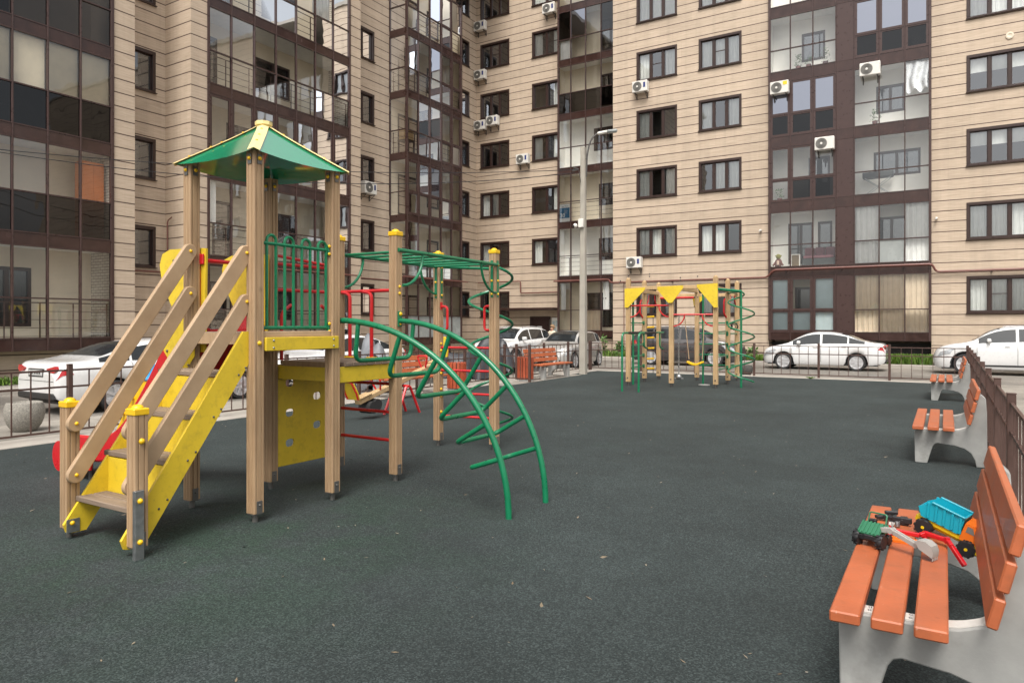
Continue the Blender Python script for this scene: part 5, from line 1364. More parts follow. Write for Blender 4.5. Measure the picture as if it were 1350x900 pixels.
def car(label, cat_, kind, mat_, loc, heading, L_, W_, H_, cladding_=False):
    base = {
     'sedan': dict(L=4.40,H=1.46,wr=0.315,xf=1.36,xr=-1.24,
        top=[(-2.20,0.80),(-2.15,0.97),(-2.05,1.03),(-1.75,1.06),(-1.45,1.13),(-0.80,1.37),(-0.25,1.455),(0.15,1.46),(0.50,1.40),(0.80,1.27),(1.22,1.03),(1.36,0.985),(1.80,0.89),(2.05,0.79),(2.16,0.68),(2.20,0.56)],
        belt=[(-2.20,0.76),(-2.1,0.93),(-1.6,0.985),(-0.4,0.955),(1.0,0.905),(1.36,0.90),(1.8,0.80),(2.1,0.66),(2.20,0.52)],
        sw=[(-1.52,-0.98),(-0.93,-0.05),(0.03,1.02)],ws=(0.46,1.20),rw=(-1.46,-0.72),tl=(-2.19,-1.95,3.2,3.95),hl=(1.62,2.14,2.6,3.9),doors=(1.05,-0.01,-0.95),mir=0.78),
     'suv': dict(L=4.70,H=1.68,wr=0.36,xf=1.40,xr=-1.36,
        top=[(-2.35,0.90),(-2.31,1.10),(-2.22,1.22),(-2.02,1.42),(-1.75,1.58),(-1.2,1.655),(-0.4,1.68),(0.1,1.66),(0.45,1.59),(0.75,1.46),(1.20,1.17),(1.34,1.12),(1.85,1.03),(2.15,0.92),(2.30,0.78),(2.35,0.62)],
        belt=[(-2.35,0.85),(-2.2,1.10),(-1.6,1.12),(0,1.06),(1.34,1.03),(1.85,0.93),(2.2,0.78),(2.35,0.58)],
        sw=[(-1.95,-1.30),(-1.22,-0.12),(-0.04,1.02)],ws=(0.40,1.18),rw=(-2.24,-1.86),tl=(-2.31,-1.95,3.0,4.2),hl=(1.68,2.24,2.9,3.9),doors=(1.06,-0.08,-1.25),mir=0.72),
     'hatch': dict(L=4.05,H=1.50,wr=0.31,xf=1.28,xr=-1.30,
        top=[(-2.02,0.80),(-1.99,1.00),(-1.93,1.08),(-1.72,1.32),(-1.5,1.43),(-0.9,1.49),(-0.2,1.50),(0.2,1.47),(0.50,1.38),(0.98,1.06),(1.15,1.00),(1.65,0.92),(1.88,0.82),(1.99,0.70),(2.02,0.56)],
        belt=[(-2.02,0.76),(-1.9,0.98),(-1.3,0.99),(0,0.95),(1.1,0.92),(1.65,0.83),(1.9,0.70),(2.02,0.52)],
        sw=[(-1.62,-1.20),(-1.12,-0.10),(-0.03,0.84)],ws=(0.18,0.96),rw=(-1.93,-1.62),tl=(-1.99,-1.70,3.0,4.2),hl=(1.45,1.95,2.7,3.9),doors=(0.9,-0.06,-1.15),mir=0.58)}[kind]
    kx = L_/base['L']; kz = H_/base['H']; wr = base['wr']*(0.5+0.5*kz)
    S_ = lambda pts: pchip([(x*kx,z*kz) for x,z in pts])
    top, belt = S_(base['top']), S_(base['belt']); hl_ = L_/2
    wf = pchip([(-hl_,0.76),(-hl_+0.05,0.84),(-hl_+0.18,0.91),(-hl_+0.55,0.975),(-0.3,1.0),(0.9,0.995),(hl_-0.55,0.955),(hl_-0.22,0.86),(hl_-0.07,0.70),(hl_,0.52)])
    zbot = pchip([(-hl_,0.36),(-hl_+0.12,0.27),(-hl_+0.6,0.21),(0,0.20),(hl_-0.6,0.20),(hl_-0.12,0.22),(hl_,0.30)])
    xf, xr = base['xf']*kx, base['xr']*kx; Ra = wr+0.055
    def sec(x):
        w = W_/2*wf(x); b = belt(x); tp = max(top(x), b+0.012); g = tp-b; zb = zbot(x)
        for xw in (xf,xr):
            if abs(x-xw) < Ra: zb = max(zb, wr+math.sqrt(Ra*Ra-(x-xw)**2))
        zb = min(zb, b-0.05)
        i5 = 0.07; i6 = i5+0.30*g
        hgt = b-zb
        return [(w-0.055,zb),(w-0.012,zb+0.10*hgt),(w,zb+0.42*hgt),(w-0.003,zb+0.72*hgt),(w-0.02,zb+0.93*hgt),(w-0.055,b),(w-i5-0.004,b+0.012),(w-i6,b+0.84*g),(w-i6-0.05-0.05*g,b+0.93*g),((w-i6)*0.55,b+0.985*g),(0.0,tp)]
    NS = 10
    def P(x, s_, side, off=0.0):
        q = sec(x); i = min(int(s_),NS-1); f = s_-i; y = q[i][0]+(q[i+1][0]-q[i][0])*f; z = q[i][1]+(q[i+1][1]-q[i][1])*f
        if off:
            dy = q[i+1][0]-q[i][0]; dz = q[i+1][1]-q[i][1]; l = math.hypot(dy,dz) or 1
            e = 0.02; q2 = sec(x+e); y2 = q2[i][0]+(q2[i+1][0]-q2[i][0])*f; z2 = q2[i][1]+(q2[i+1][1]-q2[i][1])*f
            tx = Vector((e,y2-y,z2-z)); ts = Vector((0,dy/l,dz/l)); nn = tx.cross(ts).normalized()
            if nn.y < 0 and nn.z < 0.2: nn = -nn
            if nn.z < -0.5: nn = -nn
            return Vector((x+nn.x*off, (y+nn.y*off)*side, z+nn.z*off))
        return Vector((x,y*side,z))
    t = thing('parked_car',label,cat_,(0,0,0),local=True)
    xs = set()
    k = 0; x = -hl_
    while x < hl_: xs.add(round(x,3)); x += 0.07
    for q in (0.012,0.03,0.05): xs.add(-hl_+q); xs.add(hl_-q)
    xs.add(hl_)
    for xw in (xf,xr):
        for j in range(-12,13): xs.add(xw+Ra*0.9999*math.sin(pi/2*j/12))
    xs = sorted(xs); b = MB()
    for side in (-1,1):
        vs = [P(x,s_,side) for x in xs for s_ in range(NS+1)]; n = NS+1
        b.add(vs,[(i*n+j,i*n+j+1,(i+1)*n+j+1,(i+1)*n+j) for i in range(len(xs)-1) for j in range(NS)])
    for xe in (xs[0],xs[-1]):
        ring = [P(xe,s_,1) for s_ in range(NS+1)]+[P(xe,s_,-1) for s_ in range(NS-1,-1,-1)]; b.add(ring,[tuple(range(len(ring)))])
    body = b.build('body',M[mat_],t,ang=50)
    def patch(name,mt,x0,x1,s0,s1,off=0.006,sides=(-1,1),par=None,nx=14,ns=6,trap=None):
        m = MB(); m.keep = True
        for sd in sides:
            vs = []
            for i in range(nx+1):
                for j in range(ns+1):
                    xx = x0+(x1-x0)*i/nx; f = j/ns
                    if trap: xx += trap*f*(1-2*i/nx)
                    vs.append(P(xx,s0+(s1-s0)*f,sd,off))
            fs = [(i*(ns+1)+j,i*(ns+1)+j+1,(i+1)*(ns+1)+j+1,(i+1)*(ns+1)+j) for i in range(nx) for j in range(ns)]
            m.add(vs,fs)
        return m.build(name,M[mt],par or t)
    for (a,c) in base['sw']:
        for sd in (-1,1): patch('side_window','car_glass',a*kx,c*kx,6.12,6.97,0.006,(sd,))
    # windscreens run right across
    for (nm,(a,c)) in (('windscreen',base['ws']),('rear_window',base['rw'])):
        m = MB(); m.keep = True; nx, ny = 14, 16; vs = []
        for i in range(nx+1):
            xx = (a+(c-a)*i/nx)*kx
            for j in range(ny+1):
                v = -1+2*j/ny; s_ = 10-abs(v)*1.9; vs.append(P(xx,s_,1 if v >= 0 else -1,0.008))
        m.add(vs,[(i*(ny+1)+j,i*(ny+1)+j+1,(i+1)*(ny+1)+j+1,(i+1)*(ny+1)+j) for i in range(nx) for j in range(ny)]); m.build(nm,M['car_glass'],t)
    a,c,s0,s1 = base['hl']
    for sd in (-1,1): patch('headlight','lens',a*kx,c*kx,s0,s1,0.006,(sd,),trap=0.10)
    a,c,s0,s1 = base['tl']
    for sd in (-1,1): patch('tail_light','tail',a*kx,c*kx,s0,s1,0.006,(sd,),trap=0.08)
    patch('sill','trim' if cladding_ else 'trim',xr+Ra+0.02,xf-Ra-0.02,0.0,1.25 if cladding_ else 0.45,0.006)
    for q in base['doors']:
        [patch('door_gap','trim',q*kx-0.006,q*kx+0.006,0.9,5.9,0.003,(sd,),nx=1,ns=14) for sd in (-1,1)]
    for q in (base['doors'][0]-0.86,base['doors'][1]-0.80):
        for sd in (-1,1):
            m = MB(); c = P(q*kx,3.9,sd,0.016); m.obox(c,(0.085,0.012,0.014),None,0.006); m.build('door_handle',M[mat_],t)
    for sd in (-1,1):
        m = MB(); c = P(base['mir']*kx,6.1,sd,0.10); m.obox(c+Vector((0,0.02*sd,0.06)),(0.065,0.10,0.065),None,0.03); m.bar(P(base['mir']*kx,6.0,sd,0.0),c+Vector((0,0,0.02)),0.05,0.03); m.build('mirror',M[mat_],t)
    if cladding_:
        for xw in (xf,xr):
            for sd in (-1,1):
                m = MB(); pts = [(xw+(Ra+0.015)*math.cos(q),wr+(Ra+0.015)*math.sin(q)) for q in [pi*(k+0.2)/20.4 for k in range(21)]]
                m.tube([(x,P(x,1.2,sd,0.004).y-0.012*sd,z) for x,z in pts],0.028,6); m.build('arch_trim',M['trim'],t)
        for sd in (-1,1):
            m = MB(); m.tube([(x*kx,(P(x*kx,8.2,sd).y),P(x*kx,8.2,sd).z+0.04) for x in (-1.6,-1.4,-0.6,0.1,0.25)],0.018,6); m.build('roof_rail',M['chrome'],t)
    # floor and wheel wells, bumpers, plates, grille
    m = MB(); m.box(-hl_+0.25,hl_-0.25,-(W_/2-0.09),W_/2-0.09,0.19,0.24); 
    for xw in (xf,xr): m.box(xw-Ra-0.02,xw+Ra+0.02,-(W_/2-0.25),W_/2-0.25,0.24,2*wr+0.1)
    m.build('underbody',M['trim'],t)
    zg = zbot(hl_-0.1)
    m = MB(); m.box(hl_-0.20,hl_+0.004,-W_*0.24,W_*0.24,belt(hl_)-0.10*kz,belt(hl_)+0.06,0.03); m.box(hl_-0.22,hl_-0.006,-W_*0.30,W_*0.30,zg+0.04,zg+0.17,0.03); m.build('grille',M['trim'],t)
    m = MB(); m.box(hl_-0.06,hl_+0.012,-0.26,0.26,0.42,0.53,0.004); m.build('number_plate',M['plate'],t)
    m = MB(); m.box(-hl_-0.012,-hl_+0.10,-0.26,0.26,0.76*kz,0.87*kz,0.004); np_ = m.build('number_plate',M['plate'],t)
    for k_ in range(6):
        m = MB(); yy = -0.19+0.065*k_+(0.03 if k_ > 3 else 0); m.box(-hl_-0.0135,-hl_-0.0125,yy,yy+0.04,0.79*kz,0.845*kz); m.build('plate_character',M['trim'],np_)
    if kind == 'sedan':
        for sd in (-1,1):
            m = MB(); m.prism([(0.40,0.90),(0.66,0.955),(0.69,0.87),(0.62,0.82),(0.44,0.845)],lambda u,v,q:(q+0.10*max(0,u-0.5),u*sd*W_/1.74,v*kz),-hl_-0.010,-hl_+0.06); m.build('tail_light',M['tail'],t)
        m = MB(); m.box(-hl_-0.004,-hl_+0.02,-W_*0.36,W_*0.36,0.655*kz,0.663*kz); m.build('bumper_gap',M['trim'],t)
    m = MB(); m.box(-hl_-0.006,-hl_+0.10,-0.285,0.285,0.735*kz,0.895*kz,0.004); m.build('plate_frame',M['trim'],t)
    m = MB(); m.box(-hl_-0.02,-hl_+0.30,-W_*0.38,W_*0.38,0.30,0.44,0.03); m.build('rear_bumper_insert',M['trim'],t)
    for xw in (xf,xr):
        for sd in (-1,1):
            y0 = sd*(W_/2-0.20); y1 = sd*(W_/2-0.012)
            w_ = thing_child(t,'wheel',xw,(y0+y1)/2,wr)
            m = MB(); ax = (0,sd,0); hw = abs(y1-y0)/2
            m.lathe([(wr*0.60,-hw),(wr*0.94,-hw),(wr,-hw*0.7),(wr,hw*0.7),(wr*0.95,hw),(wr*0.78,hw),(wr*0.74,hw*0.7),(wr*0.68,hw*0.4)],(xw,(y0+y1)/2,wr),30,ax); m.build('tyre',M['rubber'],w_,org=(0,0,0))
            m = MB(); c = Vector((xw,(y0+y1)/2,wr)); A = Vector(ax)
            m.lathe([(wr*0.75,hw*0.55),(wr*0.75,hw*0.90),(wr*0.67,hw*0.88),(wr*0.65,hw*0.5)],c,30,ax); m.lathe([(wr*0.16,hw*0.4),(wr*0.16,hw*0.84),(wr*0.08,hw*0.88)],c,12,ax)
            for k in range(7):
                th = 2*pi*k/7; d = Vector((math.cos(th),0,math.sin(th))); m.bar(c+A*hw*0.78+d*wr*0.12,c+A*hw*0.78+d*wr*0.70,0.055,0.03,A)
            m.build('rim',M['chrome'],w_,org=(0,0,0))
            m = MB(); m.lathe([(wr*0.58,hw*0.30),(wr*0.58,hw*0.36)],c,24,ax); m.build('brake_disc',M['dark_steel'],w_,org=(0,0,0))
    t.location = loc; t.rotation_euler = (0,0,heading); return t
def thing_child(par,name,x,y,z):
    o = bpy.data.objects.new(name,None); COL.objects.link(o); o.parent = par; o.empty_display_size = 0.2; ORG[o.name] = Vector(); return o
RZ = -0.138
car('white sedan parked along the kerb below the wide brown balcony bay','car','sedan','p_white',(-4.07,30.1,RZ),pi,4.40,1.74,1.47)
car('white crossover with dark lower trim, cut by the right picture edge','car','suv','p_white',(2.02,30.2,RZ),pi,4.75,1.90,1.70,True)
car('dark grey crossover parked behind the climbing frame','car','suv','p_grey',(-9.55,30.2,RZ),0.0,4.75,1.88,1.67,True)
car('silver hatchback parked behind the lamp post','car','hatch','p_silver',(-13.35,26.3,RZ),-pi/2+0.06,4.05,1.72,1.50)
car('white SUV parked beside the entrance door, left of the silver hatchback','car','suv','p_white',(-15.75,25.8,RZ),-pi/2,4.35,1.82,1.66,True)
car('white saloon with red tail lights parked beyond the stair handrails','car','sedan','p_white',(-15.05,9.3,RZ),pi/2,4.92,1.85,1.45)
car('white sedan mostly hidden behind the play tower decks','car','sedan','p_white',(-15.3,15.1,RZ),-pi/2,4.50,1.78,1.46)

# covered motorcycles: a cloth pulled over a machine
def covered(label, mt, x, y, rz, L_, H_, W_, seed, peaks):
    rn = random.Random(seed); t = thing('covered_motorcycle',label,'motorcycle',(x,y,RZ),None,local=True); t.location = (x,y,RZ); t.rotation_euler = (0,0,rz)
    nu, nv = 40, 26; vs = []; ph = [rn.random()*6 for _ in range(8)]
    hp = pchip(peaks)
    for i in range(nu+1):
        u = -L_/2+L_*i/nu; top_ = hp(u/(L_/2))*H_
        for j in range(nv+1):
            v = -1+2*j/nv; a = abs(v)
            y_ = math.copysign(W_*(0.10*min(1,a*3)+0.40*a**1.6*(0.7+0.3*math.sin(u*9+ph[0]+v*2))), v)
            z_ = top_*(1-a**1.7)+0.10*a**2+0.03*math.sin(u*13+ph[1]+v*7)*a+0.025*math.sin(u*23+v*11+ph[2])*a
            e = abs(u)/(L_/2); z_ *= 1 if e < 0.93 else 0.55
            vs.append((u,y_,max(0.06,z_)))
    m = MB(); m.add(vs,[(i*(nv+1)+j,i*(nv+1)+j+1,(i+1)*(nv+1)+j+1,(i+1)*(nv+1)+j) for i in range(nu) for j in range(nv)]); o = m.build('cover',M[mt],t,ang=60)
    for s_ in (-1,1):
        m = MB(); m.lathe([(0.16,-0.05),(0.27,-0.05),(0.30,0.0),(0.27,0.05),(0.16,0.05)],(s_*L_*0.34,0,0.30),20,(0,1,0)); m.build('wheel',M['rubber'],t)
    return t
PK = [(-1,0.5),(-0.6,0.66),(-0.2,0.62),(0.15,0.72),(0.45,1.0),(0.6,0.98),(0.8,0.7),(1,0.45)]
covered('motorcycle under a grey tarpaulin behind the lower deck',"tarp_grey",-13.25,14.35,-0.65,2.3,1.50,1.0,1,[(-1,0.5),(-0.75,0.98),(-0.6,1.0),(-0.35,0.78),(0.0,0.66),(0.4,0.72),(0.75,0.85),(1,0.6)])
covered('motorcycle under a black tarpaulin behind the red rungs and spiral','tarp_black',-12.6,17.9,0.35,2.5,1.35,1.1,2,PK)
covered('motorcycle under a black tarpaulin next to the white SUV','tarp_black',-13.4,20.3,-0.2,2.3,1.28,1.0,3,PK)
# red quad bike behind the fence
t = thing('quad_bike','red quad bike parked behind the side fence, seen below the lower deck','quad bike',(-12.3,12.9,RZ),None,local=True); t.location = (-12.3,12.9,RZ); t.rotation_euler = (0,0,0.9)
m = MB(); m.prism([(-0.85,0.45),(-0.8,0.62),(-0.35,0.66),(-0.1,0.60),(0.3,0.70),(0.75,0.66),(0.9,0.52),(0.5,0.40),(-0.4,0.36)],lambda u,v,q:(u,q,v),-0.24,0.24); m.build('body',M['red'],t)
for sx_ in (-0.58,0.60):
    for sd in (-1,1):
        m = MB(); m.lathe([(0.10,-0.1),(0.24,-0.11),(0.28,-0.06),(0.28,0.06),(0.24,0.11),(0.10,0.1)],(sx_,sd*0.42,0.28),18,(0,1,0)); m.build('wheel',M['rubber'],t)
        m = MB(); m.prism([(sx_+0.33*math.cos(q),0.30+0.33*math.sin(q)) for q in [pi*k/10 for k in range(11)]]+[(sx_-0.28*math.cos(q),0.30+0.28*math.sin(q)) for q in [pi*k/10 for k in range(11)]],lambda u,v,q:(u,q,v),sd*0.28,sd*0.52); m.build('mudguard',M['red'],t)
m = MB(); m.box(-0.55,0.10,-0.15,0.15,0.66,0.76,0.04); m.build('saddle',M['black'],t)
m = MB(); m.tube(fillet([(0.28,-0.36,0.95),(0.34,-0.2,0.98),(0.42,0,0.90),(0.34,0.2,0.98),(0.28,0.36,0.95)],0.08),0.018,6); m.tube([(0.42,0,0.9),(0.52,0,0.6)],0.03,6); m.build('handlebar',M['black'],t)

# ------------------------------------------------------------------ toys on the near bench (seat top 0.448)
ZS = 0.448
M['t_green'] = mat('toy_green',(0.025,0.15,0.075),0.45); M['t_white'] = mat('toy_grey',(0.32,0.31,0.29),0.45); M['t_teal'] = mat('toy_teal',(0.005,0.33,0.44),0.35,var=0.04)
M['t_orange'] = mat('toy_orange',(0.75,0.16,0.01),0.4); M['t_yellow'] = mat('toy_yellow',(0.78,0.52,0.01),0.4)
def wheel_t(t,c,ax,r,w_,hub):
    ax = Vector(ax).normalized(); c = Vector(c); m = MB()
    m.lathe([(r*0.45,-w_),(r*0.9,-w_),(r,-w_*0.6),(r,w_*0.6),(r*0.9,w_),(r*0.45,w_)],c,22,ax)
    u = ax.orthogonal().normalized(); v = ax.cross(u)
    for k in range(18):
        th = 2*pi*k/18; d = u*math.cos(th)+v*math.sin(th); e = ax*w_*0.55*(1 if k%2 else -1); m.bar(c+d*r*0.94+e-ax*w_*0.4,c+d*r*0.94+e+ax*w_*0.4,0.010,0.012,d)
    o = m.build('wheel',M['black'],t); m = MB(); m.lathe([(r*0.5,-w_*0.8),(r*0.5,w_*0.8)],c,16,ax); m.lathe([(r*0.2,-w_*1.05),(r*0.2,w_*1.05)],c,10,ax); m.build('hub',M[hub],o)
# tractor with a grey digger arm
t = thing('toy_digger','green toy digger with black wheels and grey bucket arm','toy digger',(-0.31,4.1,ZS))
ux = Vector((0.93,-0.3676,0)); uy = Vector((0.3676,0.93,0)); c0 = Vector((-0.325,4.13,ZS))
def q(a,b,z): return c0+ux*a+uy*b+Vector((0,0,z))
wheel_t(t,q(-0.060,-0.03,0.037),ux,0.037,0.015,'black'); wheel_t(t,q(0.060,-0.03,0.037),ux,0.037,0.015,'black')
wheel_t(t,q(-0.045,0.08,0.024),ux,0.024,0.010,'black'); wheel_t(t,q(0.045,0.08,0.024),ux,0.024,0.010,'black')
m = MB(); m.bar(q(-0.05,-0.03,0.045),q(0.05,-0.03,0.045),0.03,0.03,ch=0.005); m.bar(q(0,-0.05,0.05),q(0,0.1,0.05),0.05,0.03,ch=0.006); m.build('chassis',M['black'],t)
m = MB(); rot = Matrix((ux,uy,Vector((0,0,1)))).transposed(); rot2 = rot @ Matrix.Rotation(R(38),3,'X')
m.obox(q(0,-0.012,0.088),(0.056,0.040,0.007),rot2,0.003); [m.obox(q(-0.05+0.02*i,-0.012,0.092),(0.004,0.038,0.008),rot2) for i in range(6)]; m.obox(q(0,0.055,0.08),(0.05,0.03,0.022),rot,0.006); m.build('body',M['t_green'],t)
m = MB(); m.tube(fillet([q(-0.045,0.05,0.10),q(-0.045,0.07,0.155),q(0.045,0.07,0.155),q(0.045,0.05,0.10)],0.012),0.0045,6); m.build('roll_bar',M['t_green'],t)
m = MB(); m.obox(q(-0.012,0.035,0.115),(0.018,0.012,0.016),rot,0.004); m.build('seat',M['black'],t)
pts = [q(0.05,0.0,0.095),q(0.10,0.0,0.10),q(0.225,-0.01,0.058),q(0.25,-0.02,0.06)]
m = MB()
for s_ in (-1,1):
    o_ = uy*0.012*s_; m.bar(pts[0]+o_,pts[1]+o_,0.008,0.026,ch=0.002); m.bar(pts[1]+o_,pts[2]+o_,0.008,0.024,ch=0.002)
m.bar(pts[1],pts[2],0.02,0.012); m.cyl(pts[1]-uy*0.024,pts[1]+uy*0.024,0.014,n=12); m.cyl(pts[2]-uy*0.022,pts[2]+uy*0.022,0.011,n=12); arm = m.build('digger_arm',M['t_white'],t)
m = MB(); prof = [(0.0,0.03),(0.03,0.042),(0.065,0.040),(0.095,0.020),(0.105,-0.012),(0.10,-0.045),(0.094,-0.045),(0.096,-0.012),(0.086,0.012),(0.062,0.030),(0.03,0.032),(0.006,0.022)]
m.prism(prof,lambda u,v,w2:pts[2]+ux*u*0.85+uy*w2+Vector((0,0,v*0.85)),-0.032,0.032)
side_ = [(0.0,0.03),(0.03,0.042),(0.065,0.040),(0.095,0.020),(0.105,-0.012),(0.10,-0.045),(0.03,-0.01)]
for s_ in (-1,1): m.prism(side_,lambda u,v,w2:pts[2]+ux*u*0.85+uy*w2+Vector((0,0,v*0.85)),s_*0.032-0.002,s_*0.032+0.002)
for k in range(4): b0 = pts[2]+ux*0.083+uy*(-0.026+0.0173*k); m.bar(b0+Vector((0,0,-0.036)),b0+Vector((0,0,-0.052)),0.006,0.005)
m.build('bucket',M['t_white'],arm)
# dump truck leaning over the gap between seat and back
t = thing('toy_dump_truck','yellow and orange toy dump truck with teal tipper, nose dropped behind the seat','toy truck',(0.04,4.5,ZS))
F = Vector((0.21,-0.055,-0.080)).normalized(); Sd = Vector((0,0,1)).cross(F).normalized(); U = F.cross(Sd).normalized()
c0 = Vector((0.015,4.475,0.470))
rotT = Matrix((F,Sd,U)).transposed()
def k_(a,b,z): return c0+F*a+Sd*b+U*z
for (a,b) in ((-0.105,0.075),(-0.105,-0.075),(0.11,0.075),(0.11,-0.075)): wheel_t(t,k_(a,b,0.0),Sd,0.043,0.019,'t_yellow')
m = MB(); m.obox(k_(0,0,0.022),(0.165,0.045,0.018),rotT,0.006); m.obox(k_(0.15,0,0.012),(0.03,0.085,0.024),rotT,0.008); m.obox(k_(0.0,0,0.035),(0.10,0.07,0.012),rotT,0.004); m.build('chassis',M['t_yellow'],t)
m = MB(); m.prism([(0.06,0.03),(0.06,0.125),(0.105,0.125),(0.135,0.085),(0.175,0.075),(0.178,0.03)],lambda u,v,w2:k_(u,w2,v),-0.072,0.072); cabn = m.build('cab',M['t_orange'],t)
m = MB()
for s_ in (-1,1): m.prism([(0.075,0.08),(0.075,0.112),(0.10,0.112),(0.118,0.08)],lambda u,v,w2:k_(u,w2,v),s_*0.0725-0.001,s_*0.0725+0.001)
m.obox(k_(0.122,0,0.103),(0.003,0.055,0.016),rotT @ Matrix.Rotation(R(-35),3,'Y')); m.build('window',M['grille'],cabn)
def tip(a,z): # tipper hull
    return None
prof_ = [(-0.135,0.050),(0.045,0.050),(0.055,0.09),(0.050,0.145),(-0.11,0.145),(-0.165,0.095)]
m = MB()
for s_ in (-1,1):
    y0,y1 = s_*0.078,s_*0.072; m.prism(prof_,lambda u,v,w2:k_(u,w2,v),min(y0,y1),max(y0,y1))
    for i in range(5): m.obox(k_(-0.115+0.040*i,s_*0.080,0.098),(0.007,0.004,0.043),rotT @ Matrix.Rotation(R(-14),3,'Y'),0.002)
m.obox(k_(-0.045,0,0.055),(0.09,0.072,0.005),rotT); m.obox(k_(0.048,0,0.097),(0.005,0.072,0.046),rotT,0.001); m.bar(k_(-0.137,0,0.052),k_(-0.163,0,0.092),0.144,0.006,U)
m.obox(k_(-0.03,0.079,0.147),(0.082,0.008,0.004),rotT,0.002); m.obox(k_(-0.03,-0.079,0.147),(0.082,0.008,0.004),rotT,0.002)
m.build('tipper',M['t_teal'],t)
# loose red arm, black piece, orange plate
def bars(mb,pts,w_,t_):
    for a,b in zip(pts,pts[1:]): mb.bar(a,b,w_,t_,ch=0.003)
t = thing('toy_crane','red plastic toy crane boom lying across the bench seat','toy crane',(-0.1,4.42,ZS))
m = MB(); bars(m,[Vector(p) for p in ((-0.265,4.36,ZS+0.035),(-0.115,4.345,ZS+0.030),(-0.09,4.365,ZS+0.040),(0.01,4.30,ZS+0.035),(0.03,4.25,ZS+0.02),(0.085,4.20,ZS-0.055))],0.022,0.022); m.cyl((-0.265,4.36,ZS+0.015),(-0.265,4.36,ZS+0.055),0.016); m.cyl((0.01,4.30,ZS+0.02),(0.01,4.30,ZS+0.05),0.014); m.build('arm',M['red_plastic'],t)
m = MB(); m.cyl((-0.09,4.365,ZS+0.01),(-0.09,4.365,ZS+0.05),0.014); m.cyl((-0.265,4.36,ZS),(-0.265,4.36,ZS+0.014),0.02); m.build('pivot',M['red_plastic'],t)
t = thing('toy_part','broken black plastic toy piece at the far end of the seat','toy part',(-0.25,4.66,ZS))
m = MB()
for i,(a,b,h,rz_) in enumerate((((-0.30,4.70,ZS+0.02),(0.055,0.018,0.010),0.01,0.5),((-0.25,4.66,ZS+0.025),(0.06,0.022,0.012),0,-0.5),((-0.21,4.63,ZS+0.03),(0.05,0.012,0.016),0,-0.2),((-0.27,4.72,ZS+0.045),(0.035,0.012,0.010),0,0.3),((-0.20,4.66,ZS+0.02),(0.02,0.04,0.018),0,0.1))): m.obox(a,b,Matrix.Rotation(rz_,3,'Z'),0.004)
m.build('frame',M['black'],t); m = MB(); [m.tube([(-0.23+0.011*math.cos(2*pi*4*s_),4.56+0.011*math.sin(2*pi*4*s_),ZS+0.006+0.03*s_) for s_ in [k/48 for k in range(49)]],0.003,5)]; m.build('spring',M['steel'],t)
t = thing('toy_plate','flat orange plastic piece under the red toy arm','toy part',(-0.17,4.30,ZS))
m = MB(); m.prism([(-0.27,4.25),(-0.24,4.33),(-0.12,4.32),(-0.10,4.30),(-0.125,4.27),(-0.14,4.285),(-0.16,4.24)],lambda u,v,w2:(u,v,w2),ZS+0.001,ZS+0.013); m.build('plate',M['t_orange'],t)

# ------------------------------------------------------------------ person by the entrance
px_, py_ = -15.55, 28.9
t = thing('person','person with short fair hair in a cream top behind the silver hatchback','person',(px_,py_,RZ))
def skin_mesh(name, verts, edges, radii, mt, root=0, sub=2):
    me = bpy.data.meshes.new(name); me.from_pydata([(x,y,z) for x,y,z in verts],edges,[]); o = bpy.data.objects.new(name,me); COL.objects.link(o); o.parent = t; ORG[o.name] = Vector((px_,py_,RZ))
    o.modifiers.new('skin','SKIN'); s2 = o.modifiers.new('sub','SUBSURF'); s2.levels = sub; s2.render_levels = sub
    for i,r_ in enumerate(radii):
        d = me.skin_vertices[0].data[i]; d.radius = (r_,r_) if not isinstance(r_,tuple) else r_; d.use_root = (i == root)
    me.materials.append(M[mt]); bpy.context.view_layer.update()
    mm = bpy.data.meshes.new_from_object(o.evaluated_get(bpy.context.evaluated_depsgraph_get())); o.modifiers.clear(); o.data = mm; mm.name = name
    mm.polygons.foreach_set('use_smooth',[True]*len(mm.polygons)); return o
M['skin'] = mat('skin',(0.52,0.30,0.21),0.55,var=0.04); M['hair'] = mat('fair_hair',(0.26,0.155,0.075),0.6,var=0.2,vs=30); M['top'] = mat('cream_top',(0.66,0.56,0.43),0.8,bump=0.3,bs=40); M['jeans'] = mat('dark_trousers',(0.05,0.055,0.075),0.8)
V = [(0,0,0.93),(0,0,1.10),(0,0,1.30),(0,0,1.40),(0,0,1.47),(0,-0.01,1.56),(0,-0.015,1.63),
     (0.10,0,0.88),(0.11,-0.01,0.50),(0.11,0.01,0.10),(0.115,-0.13,0.04),(-0.10,0,0.88),(-0.11,0.02,0.50),(-0.11,0.03,0.10),(-0.115,-0.11,0.04),
     (0.17,0,1.38),(0.22,-0.02,1.12),(0.22,-0.16,0.95),(0.21,-0.24,0.93),(-0.17,0,1.38),(-0.23,0.01,1.12),(-0.23,-0.02,0.88),(-0.23,-0.03,0.79)]
E = [(0,1),(1,2),(2,3),(3,4),(4,5),(5,6),(0,7),(7,8),(8,9),(9,10),(0,11),(11,12),(12,13),(13,14),(3,15),(15,16),(16,17),(17,18),(3,19),(19,20),(20,21),(21,22)]
RD = [(0.14,0.10),(0.12,0.09),(0.14,0.10),(0.10,0.075),0.05,(0.085,0.10),(0.07,0.085),0.085,0.058,0.042,0.035,0.085,0.058,0.042,0.035,0.055,0.042,0.032,0.036,0.055,0.042,0.032,0.036]
body = skin_mesh('body',V,E,RD,'skin')
VT = [(0,0,0.90),(0,0,1.10),(0,0,1.30),(0,0,1.405),(0.175,0,1.375),(0.225,-0.02,1.12),(0.225,-0.13,0.99),(-0.175,0,1.375),(-0.235,0.01,1.12),(-0.235,-0.02,0.92)]
